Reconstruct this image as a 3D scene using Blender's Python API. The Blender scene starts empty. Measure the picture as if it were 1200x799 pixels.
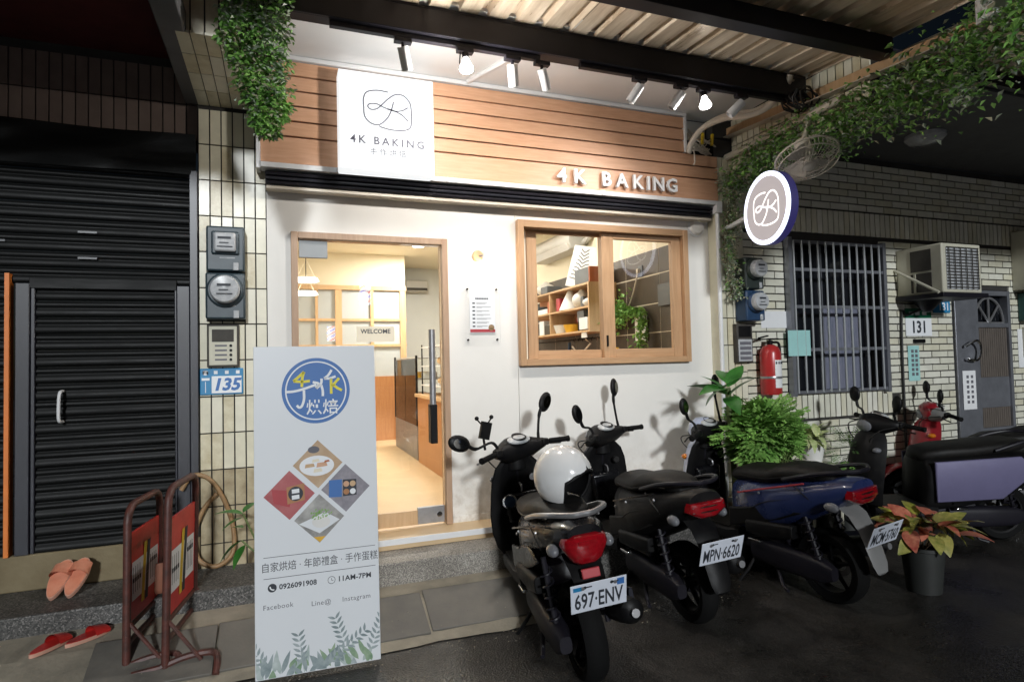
import bpy, bmesh, math, random
from math import sin, cos, pi, radians, sqrt, atan2
from mathutils import Vector, Matrix, Euler
random.seed(7)
SC = bpy.context.scene
COL = SC.collection
# ------------------------------------------------------------------ camera, world, light, exposure
def look_axes(yaw, pitch, roll):
    f = Vector((sin(yaw)*cos(pitch), cos(yaw)*cos(pitch), sin(pitch)))
    r = Vector((cos(yaw), -sin(yaw), 0)); u = r.cross(f)
    c, s = cos(roll), sin(roll)
    return c*r+s*u, -s*r+c*u, f
_r, _u, _f = look_axes(radians(20.7549), radians(1.98710), radians(-1.35544))
camd = bpy.data.cameras.new('camera'); cam = bpy.data.objects.new('camera', camd); COL.objects.link(cam)
cam.matrix_world = Matrix(((_r.x,_u.x,-_f.x,0.49287),(_r.y,_u.y,-_f.y,-4.38243),(_r.z,_u.z,-_f.z,1.55),(0,0,0,1)))
camd.sensor_width = 36; camd.lens = 36*714.453/1200; camd.clip_start = .05; camd.clip_end = 400
SC.camera = cam
SUN_EL, SUN_AZ = radians(17.5), radians(188)        # low street light behind the camera
world = bpy.data.worlds.new('World'); SC.world = world; world.use_nodes = True
_nt = world.node_tree; _bg = _nt.nodes['Background']
_sky = _nt.nodes.new('ShaderNodeTexSky'); _sky.sky_type = 'NISHITA'; _sky.sun_disc = False
_sky.sun_elevation = SUN_EL; _sky.sun_rotation = SUN_AZ
_nt.links.new(_sky.outputs[0], _bg.inputs[0]); _bg.inputs[1].default_value = .002
sund = bpy.data.lights.new('street_light', 'SUN'); sun = bpy.data.objects.new('street_light', sund); COL.objects.link(sun)
sund.energy = 2.05; sund.angle = radians(4.5); sund.color = (.93, .97, 1.0)
_d = -Vector((sin(SUN_AZ)*cos(SUN_EL), cos(SUN_AZ)*cos(SUN_EL), sin(SUN_EL)))
sun.rotation_euler = _d.to_track_quat('-Z', 'Y').to_euler(); sun.location = (0, -8, 6)
SC.view_settings.view_transform = 'Standard'; SC.view_settings.look = 'None'
SC.view_settings.exposure = 0; SC.view_settings.gamma = 1
# ------------------------------------------------------------------ materials
def pm(name, rgb, rough=.5, metal=0., var=.12, scale=8., bump=0., bscale=60., rgb2=None, amt=.5, coat=0., emit=None, estr=0., spec=.5, stretch=None, rvar=.0):
    m = bpy.data.materials.new(name); m.use_nodes = True
    nt = m.node_tree; N = nt.nodes; L = nt.links; b = N['Principled BSDF']
    b.inputs['Roughness'].default_value = rough; b.inputs['Metallic'].default_value = metal
    b.inputs['Coat Weight'].default_value = coat; b.inputs['Specular IOR Level'].default_value = spec
    b.inputs['Base Color'].default_value = (*rgb, 1)
    tc = N.new('ShaderNodeTexCoord'); mp = N.new('ShaderNodeMapping')
    oi = N.new('ShaderNodeObjectInfo'); mu = N.new('ShaderNodeMath'); mu.operation = 'MULTIPLY'; mu.inputs[1].default_value = 23.
    va = N.new('ShaderNodeVectorMath'); va.operation = 'ADD'
    L.new(oi.outputs['Random'], mu.inputs[0]); L.new(tc.outputs['Object'], va.inputs[0]); L.new(mu.outputs[0], va.inputs[1]); L.new(va.outputs[0], mp.inputs[0])
    if stretch: mp.inputs['Scale'].default_value = stretch
    if var > 0 or rgb2 or rvar:
        nz = N.new('ShaderNodeTexNoise'); nz.inputs['Scale'].default_value = scale; nz.inputs['Detail'].default_value = 6; nz.inputs['Roughness'].default_value = .62
        L.new(mp.outputs[0], nz.inputs['Vector'])
        cr = N.new('ShaderNodeValToRGB'); L.new(nz.outputs['Fac'], cr.inputs[0])
        a = rgb; c2 = rgb2 if rgb2 else tuple(min(1, c*(1+var)) for c in rgb)
        lo = rgb if rgb2 else tuple(c*(1-var) for c in rgb)
        cr.color_ramp.elements[0].color = (*lo, 1); cr.color_ramp.elements[1].color = (*c2, 1)
        cr.color_ramp.elements[0].position = max(0, amt-.2); cr.color_ramp.elements[1].position = min(1, amt+.2)
        L.new(cr.outputs[0], b.inputs['Base Color'])
        if rvar:
            mr = N.new('ShaderNodeMapRange'); mr.inputs[1].default_value = .3; mr.inputs[2].default_value = .7
            mr.inputs[3].default_value = max(.02, rough-rvar); mr.inputs[4].default_value = min(1, rough+rvar)
            L.new(nz.outputs['Fac'], mr.inputs[0]); L.new(mr.outputs[0], b.inputs['Roughness'])
    if bump:
        n2 = N.new('ShaderNodeTexNoise'); n2.inputs['Scale'].default_value = bscale; n2.inputs['Detail'].default_value = 4
        L.new(mp.outputs[0], n2.inputs['Vector'])
        bp = N.new('ShaderNodeBump'); bp.inputs['Strength'].default_value = bump; bp.inputs['Distance'].default_value = .01
        L.new(n2.outputs['Fac'], bp.inputs['Height']); L.new(bp.outputs[0], b.inputs['Normal'])
    if emit:
        b.inputs['Emission Color'].default_value = (*emit, 1); b.inputs['Emission Strength'].default_value = estr
    return m
def glass_mat(name, tint=(1,1,1), ior=1.5, rough=0.0, haze=0.0):
    m = bpy.data.materials.new(name); m.use_nodes = True
    nt = m.node_tree; N = nt.nodes; L = nt.links; N.remove(N['Principled BSDF'])
    out = N['Material Output']; t = N.new('ShaderNodeBsdfTransparent'); g = N.new('ShaderNodeBsdfGlossy')
    t.inputs[0].default_value = (*tint, 1); g.inputs['Roughness'].default_value = rough
    fr = N.new('ShaderNodeFresnel'); fr.inputs[0].default_value = ior
    mx = N.new('ShaderNodeMixShader'); L.new(fr.outputs[0], mx.inputs[0]); L.new(t.outputs[0], mx.inputs[1]); L.new(g.outputs[0], mx.inputs[2])
    last = mx
    if haze:
        d = N.new('ShaderNodeBsdfDiffuse'); d.inputs[0].default_value = (.8,.8,.8,1)
        m2 = N.new('ShaderNodeMixShader'); m2.inputs[0].default_value = haze
        L.new(mx.outputs[0], m2.inputs[1]); L.new(d.outputs[0], m2.inputs[2]); last = m2
    L.new(last.outputs[0], out.inputs[0])
    return m
def leaf_mat(name, a, b2, rough=.45, scale=9.):
    m = pm(name, a, rough=rough, rgb2=b2, scale=scale)
    b = m.node_tree.nodes['Principled BSDF']
    b.inputs['Subsurface Weight'].default_value = 0
    return m
def wood_mat(name, a, b2, axis='x', rough=.45, scale=3.):
    st = {'x': (1.2, 14, 14), 'z': (14, 14, 1.2), 'y': (14, 1.2, 14)}[axis]
    return pm(name, a, rough=rough, rgb2=b2, scale=scale, stretch=st, bump=.06, bscale=14)
def grit_mat(name, base, chips, rough=.55, scale=110, bump=.25):
    m = pm(name, base, rough=rough, var=0)
    nt = m.node_tree; N = nt.nodes; L = nt.links; b = N['Principled BSDF']
    tc = N.new('ShaderNodeTexCoord'); v = N.new('ShaderNodeTexVoronoi'); v.inputs['Scale'].default_value = scale
    L.new(tc.outputs['Object'], v.inputs['Vector'])
    cr = N.new('ShaderNodeValToRGB'); L.new(v.outputs['Color'], cr.inputs[0]); cr.color_ramp.interpolation = 'CONSTANT'
    els = cr.color_ramp.elements
    els[0].color = (*chips[0], 1); els[1].color = (*chips[1], 1); els[1].position = .35
    for i, c in enumerate(chips[2:]):
        e = els.new(.55+.2*i); e.color = (*c, 1)
    nz = N.new('ShaderNodeTexNoise'); nz.inputs['Scale'].default_value = 4; nz.inputs['Detail'].default_value = 5
    L.new(tc.outputs['Object'], nz.inputs['Vector'])
    mx = N.new('ShaderNodeMix'); mx.data_type = 'RGBA'; mx.blend_type = 'MULTIPLY'; mx.inputs[0].default_value = .6
    L.new(cr.outputs[0], mx.inputs[6]); 
    c2 = N.new('ShaderNodeValToRGB'); c2.color_ramp.elements[0].position = .3; c2.color_ramp.elements[0].color = (.45,.43,.4,1); c2.color_ramp.elements[1].position = .65; c2.color_ramp.elements[1].color = (1,1,1,1)
    L.new(nz.outputs['Fac'], c2.inputs[0]); L.new(c2.outputs[0], mx.inputs[7]); L.new(mx.outputs[2], b.inputs['Base Color'])
    bp = N.new('ShaderNodeBump'); bp.inputs['Strength'].default_value = bump; bp.inputs['Distance'].default_value = .004
    L.new(v.outputs['Distance'], bp.inputs['Height']); L.new(bp.outputs[0], b.inputs['Normal'])
    return m
def asphalt_mat():
    m = pm('wet_asphalt', (.03,.03,.03), rough=.5, var=0)
    nt = m.node_tree; N = nt.nodes; L = nt.links; b = N['Principled BSDF']
    tc = N.new('ShaderNodeTexCoord')
    n1 = N.new('ShaderNodeTexNoise'); n1.inputs['Scale'].default_value = 1.1; n1.inputs['Detail'].default_value = 9; n1.inputs['Roughness'].default_value = .65
    n2 = N.new('ShaderNodeTexNoise'); n2.inputs['Scale'].default_value = 140; n2.inputs['Detail'].default_value = 3
    v = N.new('ShaderNodeTexVoronoi'); v.inputs['Scale'].default_value = 95
    for n in (n1, n2, v): L.new(tc.outputs['Object'], n.inputs['Vector'])
    cr = N.new('ShaderNodeValToRGB'); L.new(n1.outputs['Fac'], cr.inputs[0])
    cr.color_ramp.elements[0].position = .34; cr.color_ramp.elements[0].color = (.009,.0088,.0085,1)
    cr.color_ramp.elements[1].position = .7; cr.color_ramp.elements[1].color = (.048,.043,.038,1)
    mx = N.new('ShaderNodeMix'); mx.data_type = 'RGBA'; mx.blend_type = 'MULTIPLY'; mx.inputs[0].default_value = .8
    c2 = N.new('ShaderNodeValToRGB'); L.new(v.outputs['Color'], c2.inputs[0])
    c2.color_ramp.elements[0].color = (.45,.45,.45,1); c2.color_ramp.elements[1].color = (1.5,1.5,1.45,1)
    L.new(cr.outputs[0], mx.inputs[6]); L.new(c2.outputs[0], mx.inputs[7]); L.new(mx.outputs[2], b.inputs['Base Color'])
    mr = N.new('ShaderNodeMapRange'); mr.inputs[1].default_value = .38; mr.inputs[2].default_value = .6; mr.inputs[3].default_value = .16; mr.inputs[4].default_value = .6
    L.new(n1.outputs['Fac'], mr.inputs[0]); L.new(mr.outputs[0], b.inputs['Roughness'])
    bp = N.new('ShaderNodeBump'); bp.inputs['Strength'].default_value = .5; bp.inputs['Distance'].default_value = .006
    L.new(v.outputs['Distance'], bp.inputs['Height']); L.new(bp.outputs[0], b.inputs['Normal'])
    return m
M = dict(
 asphalt=asphalt_mat(),
 granite=grit_mat('washed_pebble_step', (.3,.28,.25), [(.17,.155,.14),(.27,.25,.22),(.35,.33,.29),(.46,.43,.38)], scale=190),
 pebble=grit_mat('dark_washed_pebble', (.12,.12,.11), [(.045,.045,.043),(.085,.083,.078),(.12,.117,.11),(.22,.21,.20)], scale=130),
 concrete=pm('stained_concrete', (.20,.18,.14), rough=.8, rgb2=(.34,.30,.23), scale=5, bump=.3, bscale=50),
 sillc=pm('stained_sill_concrete', (.15,.115,.06), rough=.8, rgb2=(.22,.18,.105), scale=4, bump=.25, bscale=40),
 plate=pm('ramp_plate', (.10,.095,.085), rough=.55, rgb2=(.18,.165,.14), scale=3.4, bump=.12, bscale=70, rvar=.12),
 tile=pm('cream_glazed_tile', (.66,.625,.48), rough=.28, var=.10, scale=7, bump=.05, bscale=25),
 tile2=pm('cream_glazed_tile_paler', (.71,.68,.55), rough=.28, var=.10, scale=7, bump=.05, bscale=25),
 tile3=pm('cream_glazed_tile_stained', (.50,.43,.27), rough=.35, rgb2=(.70,.65,.48), scale=13, bump=.05, bscale=25),
 tile4=pm('mottled_brown_tile', (.26,.20,.11), rough=.45, rgb2=(.50,.43,.28), scale=9, bump=.05, bscale=25),  # darker mottled brown, laid in the lowest pillar rows
 dtile=pm('brown_glazed_tile', (.16,.12,.10), rough=.4, var=.15, scale=7),
 brick=pm('cream_brick_tile', (.66,.65,.54), rough=.38, var=.09, scale=8, bump=.08, bscale=30),
 brick2=pm('cream_brick_tile_pale', (.73,.72,.62), rough=.38, var=.09, scale=8, bump=.08, bscale=30),
 brick3=pm('cream_brick_tile_dirty', (.58,.55,.41), rough=.42, rgb2=(.72,.70,.56), scale=9, bump=.08, bscale=30),
 grout=pm('dark_grout', (.035,.033,.03), rough=.9, var=.2),
 white=pm('white_wall_paint', (.73,.71,.665), rough=.6, rgb2=(.785,.77,.73), scale=1.3, bump=.04, bscale=90),
 ceil=pm('white_soffit_paint', (.70,.71,.71), rough=.65, rgb2=(.76,.76,.755), scale=1.6, bump=.03),
 trim=pm('white_metal_trim', (.72,.73,.74), rough=.35, metal=0, var=.05),
 plank=wood_mat('honey_plank', (.54,.295,.17), (.64,.375,.235), 'x', .42, 4),
 plank2=wood_mat('honey_plank_b', (.57,.315,.185), (.66,.385,.245), 'x', .42, 4.6),
 dwood=wood_mat('door_frame_timber', (.36,.23,.145), (.46,.31,.205), 'z', .5, 4),
 wwood=wood_mat('window_timber', (.42,.245,.125), (.53,.33,.185), 'x', .45, 4),
 wwoodz=wood_mat('window_timber_upright', (.42,.245,.125), (.53,.33,.185), 'z', .45, 4),
 iwood=wood_mat('counter_timber', (.36,.155,.06), (.46,.22,.09), 'z', .4, 3),
 pine=wood_mat('pale_pine', (.52,.33,.17), (.62,.42,.24), 'z', .45, 3),
 black=pm('black_plastic', (.005,.005,.006), rough=.48, rgb2=(.009,.0086,.0083), scale=11, rvar=.12, spec=.2),
 bsoft=pm('black_vinyl', (.006,.006,.0058), rough=.55, spec=.25, rgb2=(.016,.0145,.013), scale=30, bump=.12, bscale=220),
 bgloss=pm('black_paint', (.004,.004,.006), rough=.28, rgb2=(.008,.008,.009), scale=9, rvar=.12, coat=.22, spec=.3),
 rubber=pm('tyre_rubber', (.006,.006,.006), rough=.8, spec=.15, var=.2, bump=.2, bscale=120),
 steel=pm('dull_steel', (.40,.40,.41), rough=.35, metal=.7, var=.12, scale=20),
 chrome=pm('polished_steel', (.72,.72,.72), rough=.14, metal=1, var=.05),
 dsteel=pm('painted_dark_steel', (.012,.011,.016), spec=.3, rough=.45, var=.2, scale=6),
 shutter=pm('shutter_metal', (.0045,.005,.005), rough=.5, metal=.0, var=.35, scale=5, stretch=(.6,4,4), bump=.03, bscale=20, spec=.2, rvar=.1),
 jamb=pm('grey_shutter_jamb', (.017,.018,.026), rough=.38, var=.2, scale=4, spec=.6),
 frosted=pm('frosted_glass', (.44,.47,.485), rough=.55, var=.03),
 glass=glass_mat('clear_glass', (.98,.99,.985)),
 dglass=pm('dark_window_glass', (.008,.009,.012), rough=.08, var=0, spec=.6),
 wtile=pm('brown_slate_tile', (.045,.035,.026), rough=.4, rgb2=(.075,.058,.043), scale=5, bump=.1, bscale=18),
 wgrout=pm('pale_grout', (.72,.66,.56), rough=.8, var=.05),
 cream=pm('cream_interior_paint', (.80,.735,.58), rough=.7, var=.02),
 ifloor=pm('beige_shop_floor', (.60,.44,.26), rough=.45, var=.07, scale=3),
 igrey=pm('grey_interior_paint', (.62,.64,.63), rough=.7, var=.02),
 card=pm('white_print_board', (.74,.765,.79), rough=.38, var=.012, scale=2),
 paper=pm('white_paper', (.78,.79,.80), rough=.7, var=.03),
 teal=pm('pale_teal_paper', (.34,.62,.60), rough=.7, var=.06),
 ink=pm('dark_ink', (.03,.035,.045), rough=.6, var=0),
 gink=pm('grey_ink', (.13,.13,.15), rough=.6, var=0),
 pblue=pm('print_blue', (.045,.16,.44), rough=.5, var=.03),
 pwhite=pm('print_white', (.82,.84,.86), rough=.5, var=0),
 pyell=pm('print_yellow', (.78,.68,.04), rough=.5, var=.05),
 pred=pm('print_red', (.42,.045,.055), rough=.5, var=.12),
 red=pm('barrier_red', (.50,.022,.018), rough=.4, rgb2=(.64,.045,.035), scale=12, bump=.05),
 rust=pm('rusty_barrier_tube', (.05,.025,.02), rough=.5, rgb2=(.13,.04,.03), scale=18, bump=.15, bscale=80),
 yell=pm('sign_yellow', (.72,.50,.02), rough=.5, var=.1),
 orange=pm('orange_strip', (.72,.20,.03), rough=.5, var=.1),
 meter=pm('meter_blue_grey', (.035,.055,.068), rough=.42, var=.12, scale=12),
 meterb=pm('meter_navy', (.02,.05,.11), rough=.4, var=.12, scale=12),
 meterg=pm('meter_dark_green', (.03,.04,.036), rough=.42, var=.12, scale=12),
 lens=pm('meter_glass', (.38,.40,.42), rough=.12, rgb2=(.56,.57,.58), scale=30, coat=.6),
 bluesign=pm('house_number_blue', (.02,.22,.45), rough=.4, var=.05),
 greensign=pm('house_number_green', (.01,.14,.07), rough=.4, var=.05),
 bulb=pm('lit_bulb', (1,1,1), var=0, emit=(1,.96,.90), estr=14.),
 lbcase=pm('lit_sign_casing', (.5,.5,.5), rough=.5, var=0, emit=(.95,.985,1.0), estr=.85),
 acrylic=glass_mat('clear_acrylic', (.995,.995,.995), 1.10),
 gnob=pm('brushed_grey_fitting', (.30,.32,.33), rough=.5, var=.06),
 signw=pm('pale_sign_card', (.78,.70,.55), rough=.6, var=.04),
 lampw=pm('lit_lamp_white', (1,1,1), var=0, emit=(1,.95,.82), estr=5.),
 box_lit=pm('lit_sign_face', (.22,.23,.24), var=0, emit=(.95,.985,1.0), estr=.92),
 ring_lit=pm('lit_sign_rim', (.9,.9,.95), var=0, emit=(.72,.78,1.0), estr=1.9),
 violet=pm('violet_lit_band', (.02,.018,.07), var=0, emit=(.12,.10,.5), estr=.14),
 roundface=pm('warm_grey_sign_face', (.13,.11,.11), rough=.6, var=.02, emit=(1.0,.90,.90), estr=.44, spec=.2),
 neon=pm('lit_logo_line', (.9,.9,.9), var=0, emit=(1,.98,.97), estr=1.1),
 logo=pm('logo_grey_line', (.075,.075,.11), rough=.6, var=0),
 tred=pm('tail_lens_red', (.28,.005,.01), rough=.12, var=.2, scale=60, coat=.6),
 amber=pm('amber_lens', (.55,.16,.01), rough=.15, var=.1, coat=.5),
 clear=pm('clear_lens', (.16,.165,.18), rough=.12, var=.2, scale=50, coat=.6),
 mirror=pm('mirror_glass', (.30,.32,.35), rough=.05, metal=1, var=0),
 gaugem=pm('instrument_face', (.35,.37,.38), rough=.2, rgb2=(.55,.56,.56), scale=24, coat=.5),
 sblue=pm('scooter_blue_paint', (.016,.028,.10), rough=.3, rgb2=(.024,.038,.12), scale=7, rvar=.14, coat=.4),
 snavy=pm('scooter_navy_paint', (.006,.011,.032), rough=.3, var=.1, coat=.3, spec=.3),
 silv=pm('scooter_pale_blue_cowl', (.42,.47,.62), rough=.3, var=.04, coat=.3),
 lilac=pm('scooter_matt_lilac', (.15,.14,.25), rough=.5, var=.06, metal=.1),
 sred=pm('scooter_red_paint', (.26,.012,.02), rough=.3, var=.06, coat=.4),
 sgrey=pm('scooter_silver_grey', (.24,.24,.235), rough=.4, var=.08),
 splate=pm('plate_white', (.70,.74,.82), rough=.4, var=.05, scale=14),
 helmet=pm('helmet_white', (.78,.78,.77), rough=.18, var=.02, coat=.6),
 ext_red=pm('extinguisher_red', (.42,.03,.03), rough=.3, var=.08),
 acw=pm('aged_ac_casing', (.50,.48,.38), rough=.55, rgb2=(.60,.58,.47), scale=5, bump=.05),
 acd=pm('ac_dark_opening', (.05,.045,.038), rough=.7, var=.3),
 acwhite=pm('white_ac_casing', (.50,.49,.46), rough=.4, var=.02),
 stain=pm('stainless_gate', (.26,.27,.30), rough=.4, metal=.6, var=.14, scale=9),
 gatew=pm('brown_grey_gate_slat', (.17,.145,.125), rough=.45, metal=.3, var=.14, scale=9),
 galv=pm('galvanised_sheet', (.50,.38,.26), rough=.34, metal=.2, rgb2=(.84,.72,.57), scale=3.5, stretch=(6,.7,1), bump=.05, rvar=.1),
 dark=pm('dark_soffit_paint', (.10,.10,.105), rough=.7, var=.12),
 redsof=pm('dark_red_soffit', (.10,.016,.016), rough=.7, var=.2),
 pvc=pm('ivory_pvc_pipe', (.62,.56,.47), rough=.45, var=.08),
 cable=pm('black_cable', (.012,.012,.012), rough=.5, var=0),
 hose=pm('brown_hose', (.26,.155,.07), rough=.5, rgb2=(.34,.21,.10), scale=18),
 terr=pm('terracotta_pot', (.25,.10,.06), rough=.7, var=.15),
 dpot=pm('dark_plastic_pot', (.025,.027,.025), rough=.55, var=.2),
 wpot=pm('white_ceramic_pot', (.74,.73,.70), rough=.35, var=.04),
 soil=pm('potting_soil', (.04,.028,.018), rough=.95, var=.3, scale=60, bump=.5),
 stem=pm('green_stem', (.10,.14,.04), rough=.6, var=.2),
 bark=pm('brown_twig', (.12,.08,.045), rough=.8, var=.2),
 ivy=leaf_mat('ivy_leaf', (.08,.22,.045), (.26,.50,.11)),
 ivyg=leaf_mat('ivy_leaf_greyed', (.20,.25,.17), (.48,.54,.43)),
 ivyd=leaf_mat('ivy_leaf_dry', (.26,.24,.14), (.52,.48,.34)),
 bushg=leaf_mat('bush_leaf', (.14,.34,.06), (.34,.56,.15)),
 bigleaf=leaf_mat('glossy_leaf', (.02,.10,.015), (.06,.22,.04), .3),
 variegated=leaf_mat('variegated_leaf', (.30,.42,.12), (.66,.68,.40), .4, 26),
 crot1=leaf_mat('croton_leaf_red', (.30,.035,.03), (.55,.22,.13), .4, 22),
 crot2=leaf_mat('croton_leaf_yellow', (.14,.18,.03), (.46,.40,.12), .4, 22),
 crot3=leaf_mat('croton_leaf_green', (.10,.16,.02), (.40,.34,.06), .4, 22),
 pink=pm('salmon_rubber', (.62,.21,.12), rough=.5, rgb2=(.70,.30,.19), scale=14),
 sandal=pm('red_rubber', (.52,.03,.025), rough=.4, var=.12),
 sole=pm('sandal_sole_edge', (.60,.33,.24), rough=.6, var=.1),
 fanm=pm('fan_ivory', (.66,.62,.54), rough=.4, var=.1),
 boxor=pm('orange_box', (.45,.13,.05), rough=.5, var=.1),
 boxgr=pm('grey_box', (.10,.11,.12), rough=.5, var=.15),
 basket=pm('yellow_basket', (.75,.42,.03), rough=.45, var=.1),
)
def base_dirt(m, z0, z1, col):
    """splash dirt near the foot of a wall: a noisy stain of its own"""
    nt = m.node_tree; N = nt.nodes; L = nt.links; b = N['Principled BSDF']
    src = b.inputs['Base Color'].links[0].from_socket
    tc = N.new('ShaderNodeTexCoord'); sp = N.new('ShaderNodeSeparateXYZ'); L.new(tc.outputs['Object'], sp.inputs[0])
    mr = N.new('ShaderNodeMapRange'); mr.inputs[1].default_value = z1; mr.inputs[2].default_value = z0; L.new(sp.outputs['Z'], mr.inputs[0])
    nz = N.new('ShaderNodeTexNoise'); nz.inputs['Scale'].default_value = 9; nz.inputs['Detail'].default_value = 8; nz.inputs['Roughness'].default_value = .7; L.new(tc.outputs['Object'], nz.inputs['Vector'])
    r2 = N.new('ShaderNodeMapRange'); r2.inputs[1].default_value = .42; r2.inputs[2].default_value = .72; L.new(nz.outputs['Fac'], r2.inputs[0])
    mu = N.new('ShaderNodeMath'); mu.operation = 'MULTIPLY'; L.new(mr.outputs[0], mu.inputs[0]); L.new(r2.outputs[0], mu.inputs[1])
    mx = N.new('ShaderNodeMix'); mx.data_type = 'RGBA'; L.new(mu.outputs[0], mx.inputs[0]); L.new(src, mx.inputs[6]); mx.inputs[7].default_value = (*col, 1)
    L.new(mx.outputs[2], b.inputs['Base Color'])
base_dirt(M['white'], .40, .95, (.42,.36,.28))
# ------------------------------------------------------------------ mesh builder
class G:
    def __init__(s): s.v = []; s.f = []; s.mi = []; s.k = 0
    def add(s, vs, fs):
        o = len(s.v); s.v += [tuple(p) for p in vs]
        for f in fs: s.f.append(tuple(i+o for i in f)); s.mi.append(s.k)
        return s
    def box(s, x0, x1, y0, y1, z0, z1, R=None, c=None):
        vs = [(x,y,z) for z in (z0,z1) for y in (y0,y1) for x in (x0,x1)]
        if R is not None or c is not None:
            R = R or Matrix.Identity(3); c = Vector(c or (0,0,0)); vs = [c + R @ Vector(p) for p in vs]
        return s.add(vs, [(0,2,3,1),(4,5,7,6),(0,1,5,4),(2,6,7,3),(0,4,6,2),(1,3,7,5)])
    def cbox(s, c, d, R=None): return s.box(-d[0]/2, d[0]/2, -d[1]/2, d[1]/2, -d[2]/2, d[2]/2, R, c)
    def quad(s, a, b, c, d): return s.add([a,b,c,d], [(0,1,2,3)])
    def loft(s, rings, closed=True, cap=True):
        n = len(rings[0]); vs = [p for r in rings for p in r]; fs = []
        for i in range(len(rings)-1):
            for j in range(n if closed else n-1):
                k = (j+1) % n; fs.append((i*n+j, i*n+k, (i+1)*n+k, (i+1)*n+j))
        if cap and closed:
            fs.append(tuple(range(n))[::-1]); fs.append(tuple(range((len(rings)-1)*n, len(rings)*n)))
        return s.add(vs, fs)
    def tube(s, pts, r, n=8, cap=True, loop=False):
        pts = [Vector(p) for p in pts]; m = len(pts); rings = []; up = None
        for i, p in enumerate(pts):
            if loop: t = pts[(i+1) % m]-pts[i-1]
            else: t = pts[min(i+1, m-1)]-pts[max(i-1, 0)]
            t = t.normalized() if t.length > 1e-9 else Vector((0,0,1))
            if up is None:
                up = Vector((0,0,1)) if abs(t.z) < .9 else Vector((1,0,0))
            u = (up - t*up.dot(t));
            u = u.normalized() if u.length > 1e-6 else t.orthogonal().normalized()
            up = u; w = t.cross(u); rr = r[i] if isinstance(r, (list, tuple)) else r
            rings.append([p + rr*(cos(2*pi*k/n)*u + sin(2*pi*k/n)*w) for k in range(n)])
        if loop: rings.append(rings[0]); cap = False
        return s.loft(rings, True, cap)
    def lathe(s, prof, c=(0,0,0), R=None, n=16, closed=False):
        R = R or Matrix.Identity(3); c = Vector(c); rings = []
        for r, h in prof: rings.append([c + R @ Vector((r*cos(2*pi*k/n), r*sin(2*pi*k/n), h)) for k in range(n)])
        if closed: rings.append(rings[0])
        return s.loft(rings, True, not closed)
    def ell(s, c, d, R=None, nu=14, nv=9):
        R = R or Matrix.Identity(3); c = Vector(c); rings = []
        for i in range(nv+1):
            a = pi*(i+.02)/(nv+.04) - pi/2
            rings.append([c + R @ Vector((d[0]*cos(a)*cos(2*pi*k/nu), d[1]*cos(a)*sin(2*pi*k/nu), d[2]*sin(a))) for k in range(nu)])
        return s.loft(rings)
    def prism(s, poly, f0, f1):
        n = len(poly); vs = [f0(p) for p in poly]+[f1(p) for p in poly]
        return s.add(vs, [tuple(range(n)), tuple(range(n, 2*n))[::-1]]+[(i, n+i, n+(i+1) % n, (i+1) % n) for i in range(n)])
    def mesh(s, name, mats, smooth=40):
        me = bpy.data.meshes.new(name); me.from_pydata(s.v, [], s.f)
        ms = mats if isinstance(mats, (list, tuple)) else [mats]
        for m in ms: me.materials.append(M[m] if isinstance(m, str) else m)
        if len(ms) > 1: me.polygons.foreach_set('material_index', s.mi)
        bm = bmesh.new(); bm.from_mesh(me); bmesh.ops.recalc_face_normals(bm, faces=bm.faces); bm.to_mesh(me); bm.free()
        if smooth:
            me.polygons.foreach_set('use_smooth', [True]*len(me.polygons)); me.set_sharp_from_angle(angle=radians(smooth))
        me.update(); return me
    def build(s, name, mats, parent=None, smooth=40, bevel=0, sub=0, mat=None, **props):
        o = bpy.data.objects.new(name, s.mesh(name, mats, smooth)); COL.objects.link(o)
        return finish(o, parent, bevel, sub, mat, props)
PM = {}      # world matrices of parents, kept by hand
def finish(o, parent=None, bevel=0, sub=0, mat=None, props={}):
    W = mat or Matrix.Identity(4)
    if parent is not None:
        o.parent = parent; o.matrix_local = PM[parent.name].inverted() @ W if mat is None or props.get('world') else mat
        PM[o.name] = W if (mat is None or props.get('world')) else PM[parent.name] @ mat
    else:
        o.matrix_world = W; PM[o.name] = W
    if bevel:
        b = o.modifiers.new('bevel', 'BEVEL'); b.width = bevel; b.segments = 2; b.limit_method = 'ANGLE'; b.angle_limit = radians(35)
    if sub:
        b = o.modifiers.new('subdivision', 'SUBSURF'); b.levels = sub; b.render_levels = sub
    for k in ('label', 'category', 'group', 'kind'):
        if k in props: o[k] = props[k]
    return o
# parts are authored in WORLD coordinates unless built with local=True
def thing(name, label, cat, loc=(0,0,0), rz=0., group=None, lean=0.):
    o = bpy.data.objects.new(name, None); COL.objects.link(o); o.empty_display_size = .1
    W = Matrix.Translation(loc) @ Matrix.Rotation(rz, 4, 'Z') @ Matrix.Rotation(lean, 4, 'X')
    o.matrix_world = W; PM[o.name] = W
    o['label'] = label; o['category'] = cat
    if group: o['group'] = group
    return o
def inst(name, mesh, parent, W):
    """another object that shares mesh data, placed by world matrix"""
    o = bpy.data.objects.new(name, mesh); COL.objects.link(o); o.parent = parent
    o.matrix_local = PM[parent.name].inverted() @ W if parent else W
    PM[o.name] = W
    return o
T = Matrix.Translation
I4 = Matrix.Identity(4)
def RX(a): return Matrix.Rotation(a, 4, 'X')
def RY(a): return Matrix.Rotation(a, 4, 'Y')
def RZ(a): return Matrix.Rotation(a, 4, 'Z')
WALLM = RX(pi/2)                   # text plane -> facing -y
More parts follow.
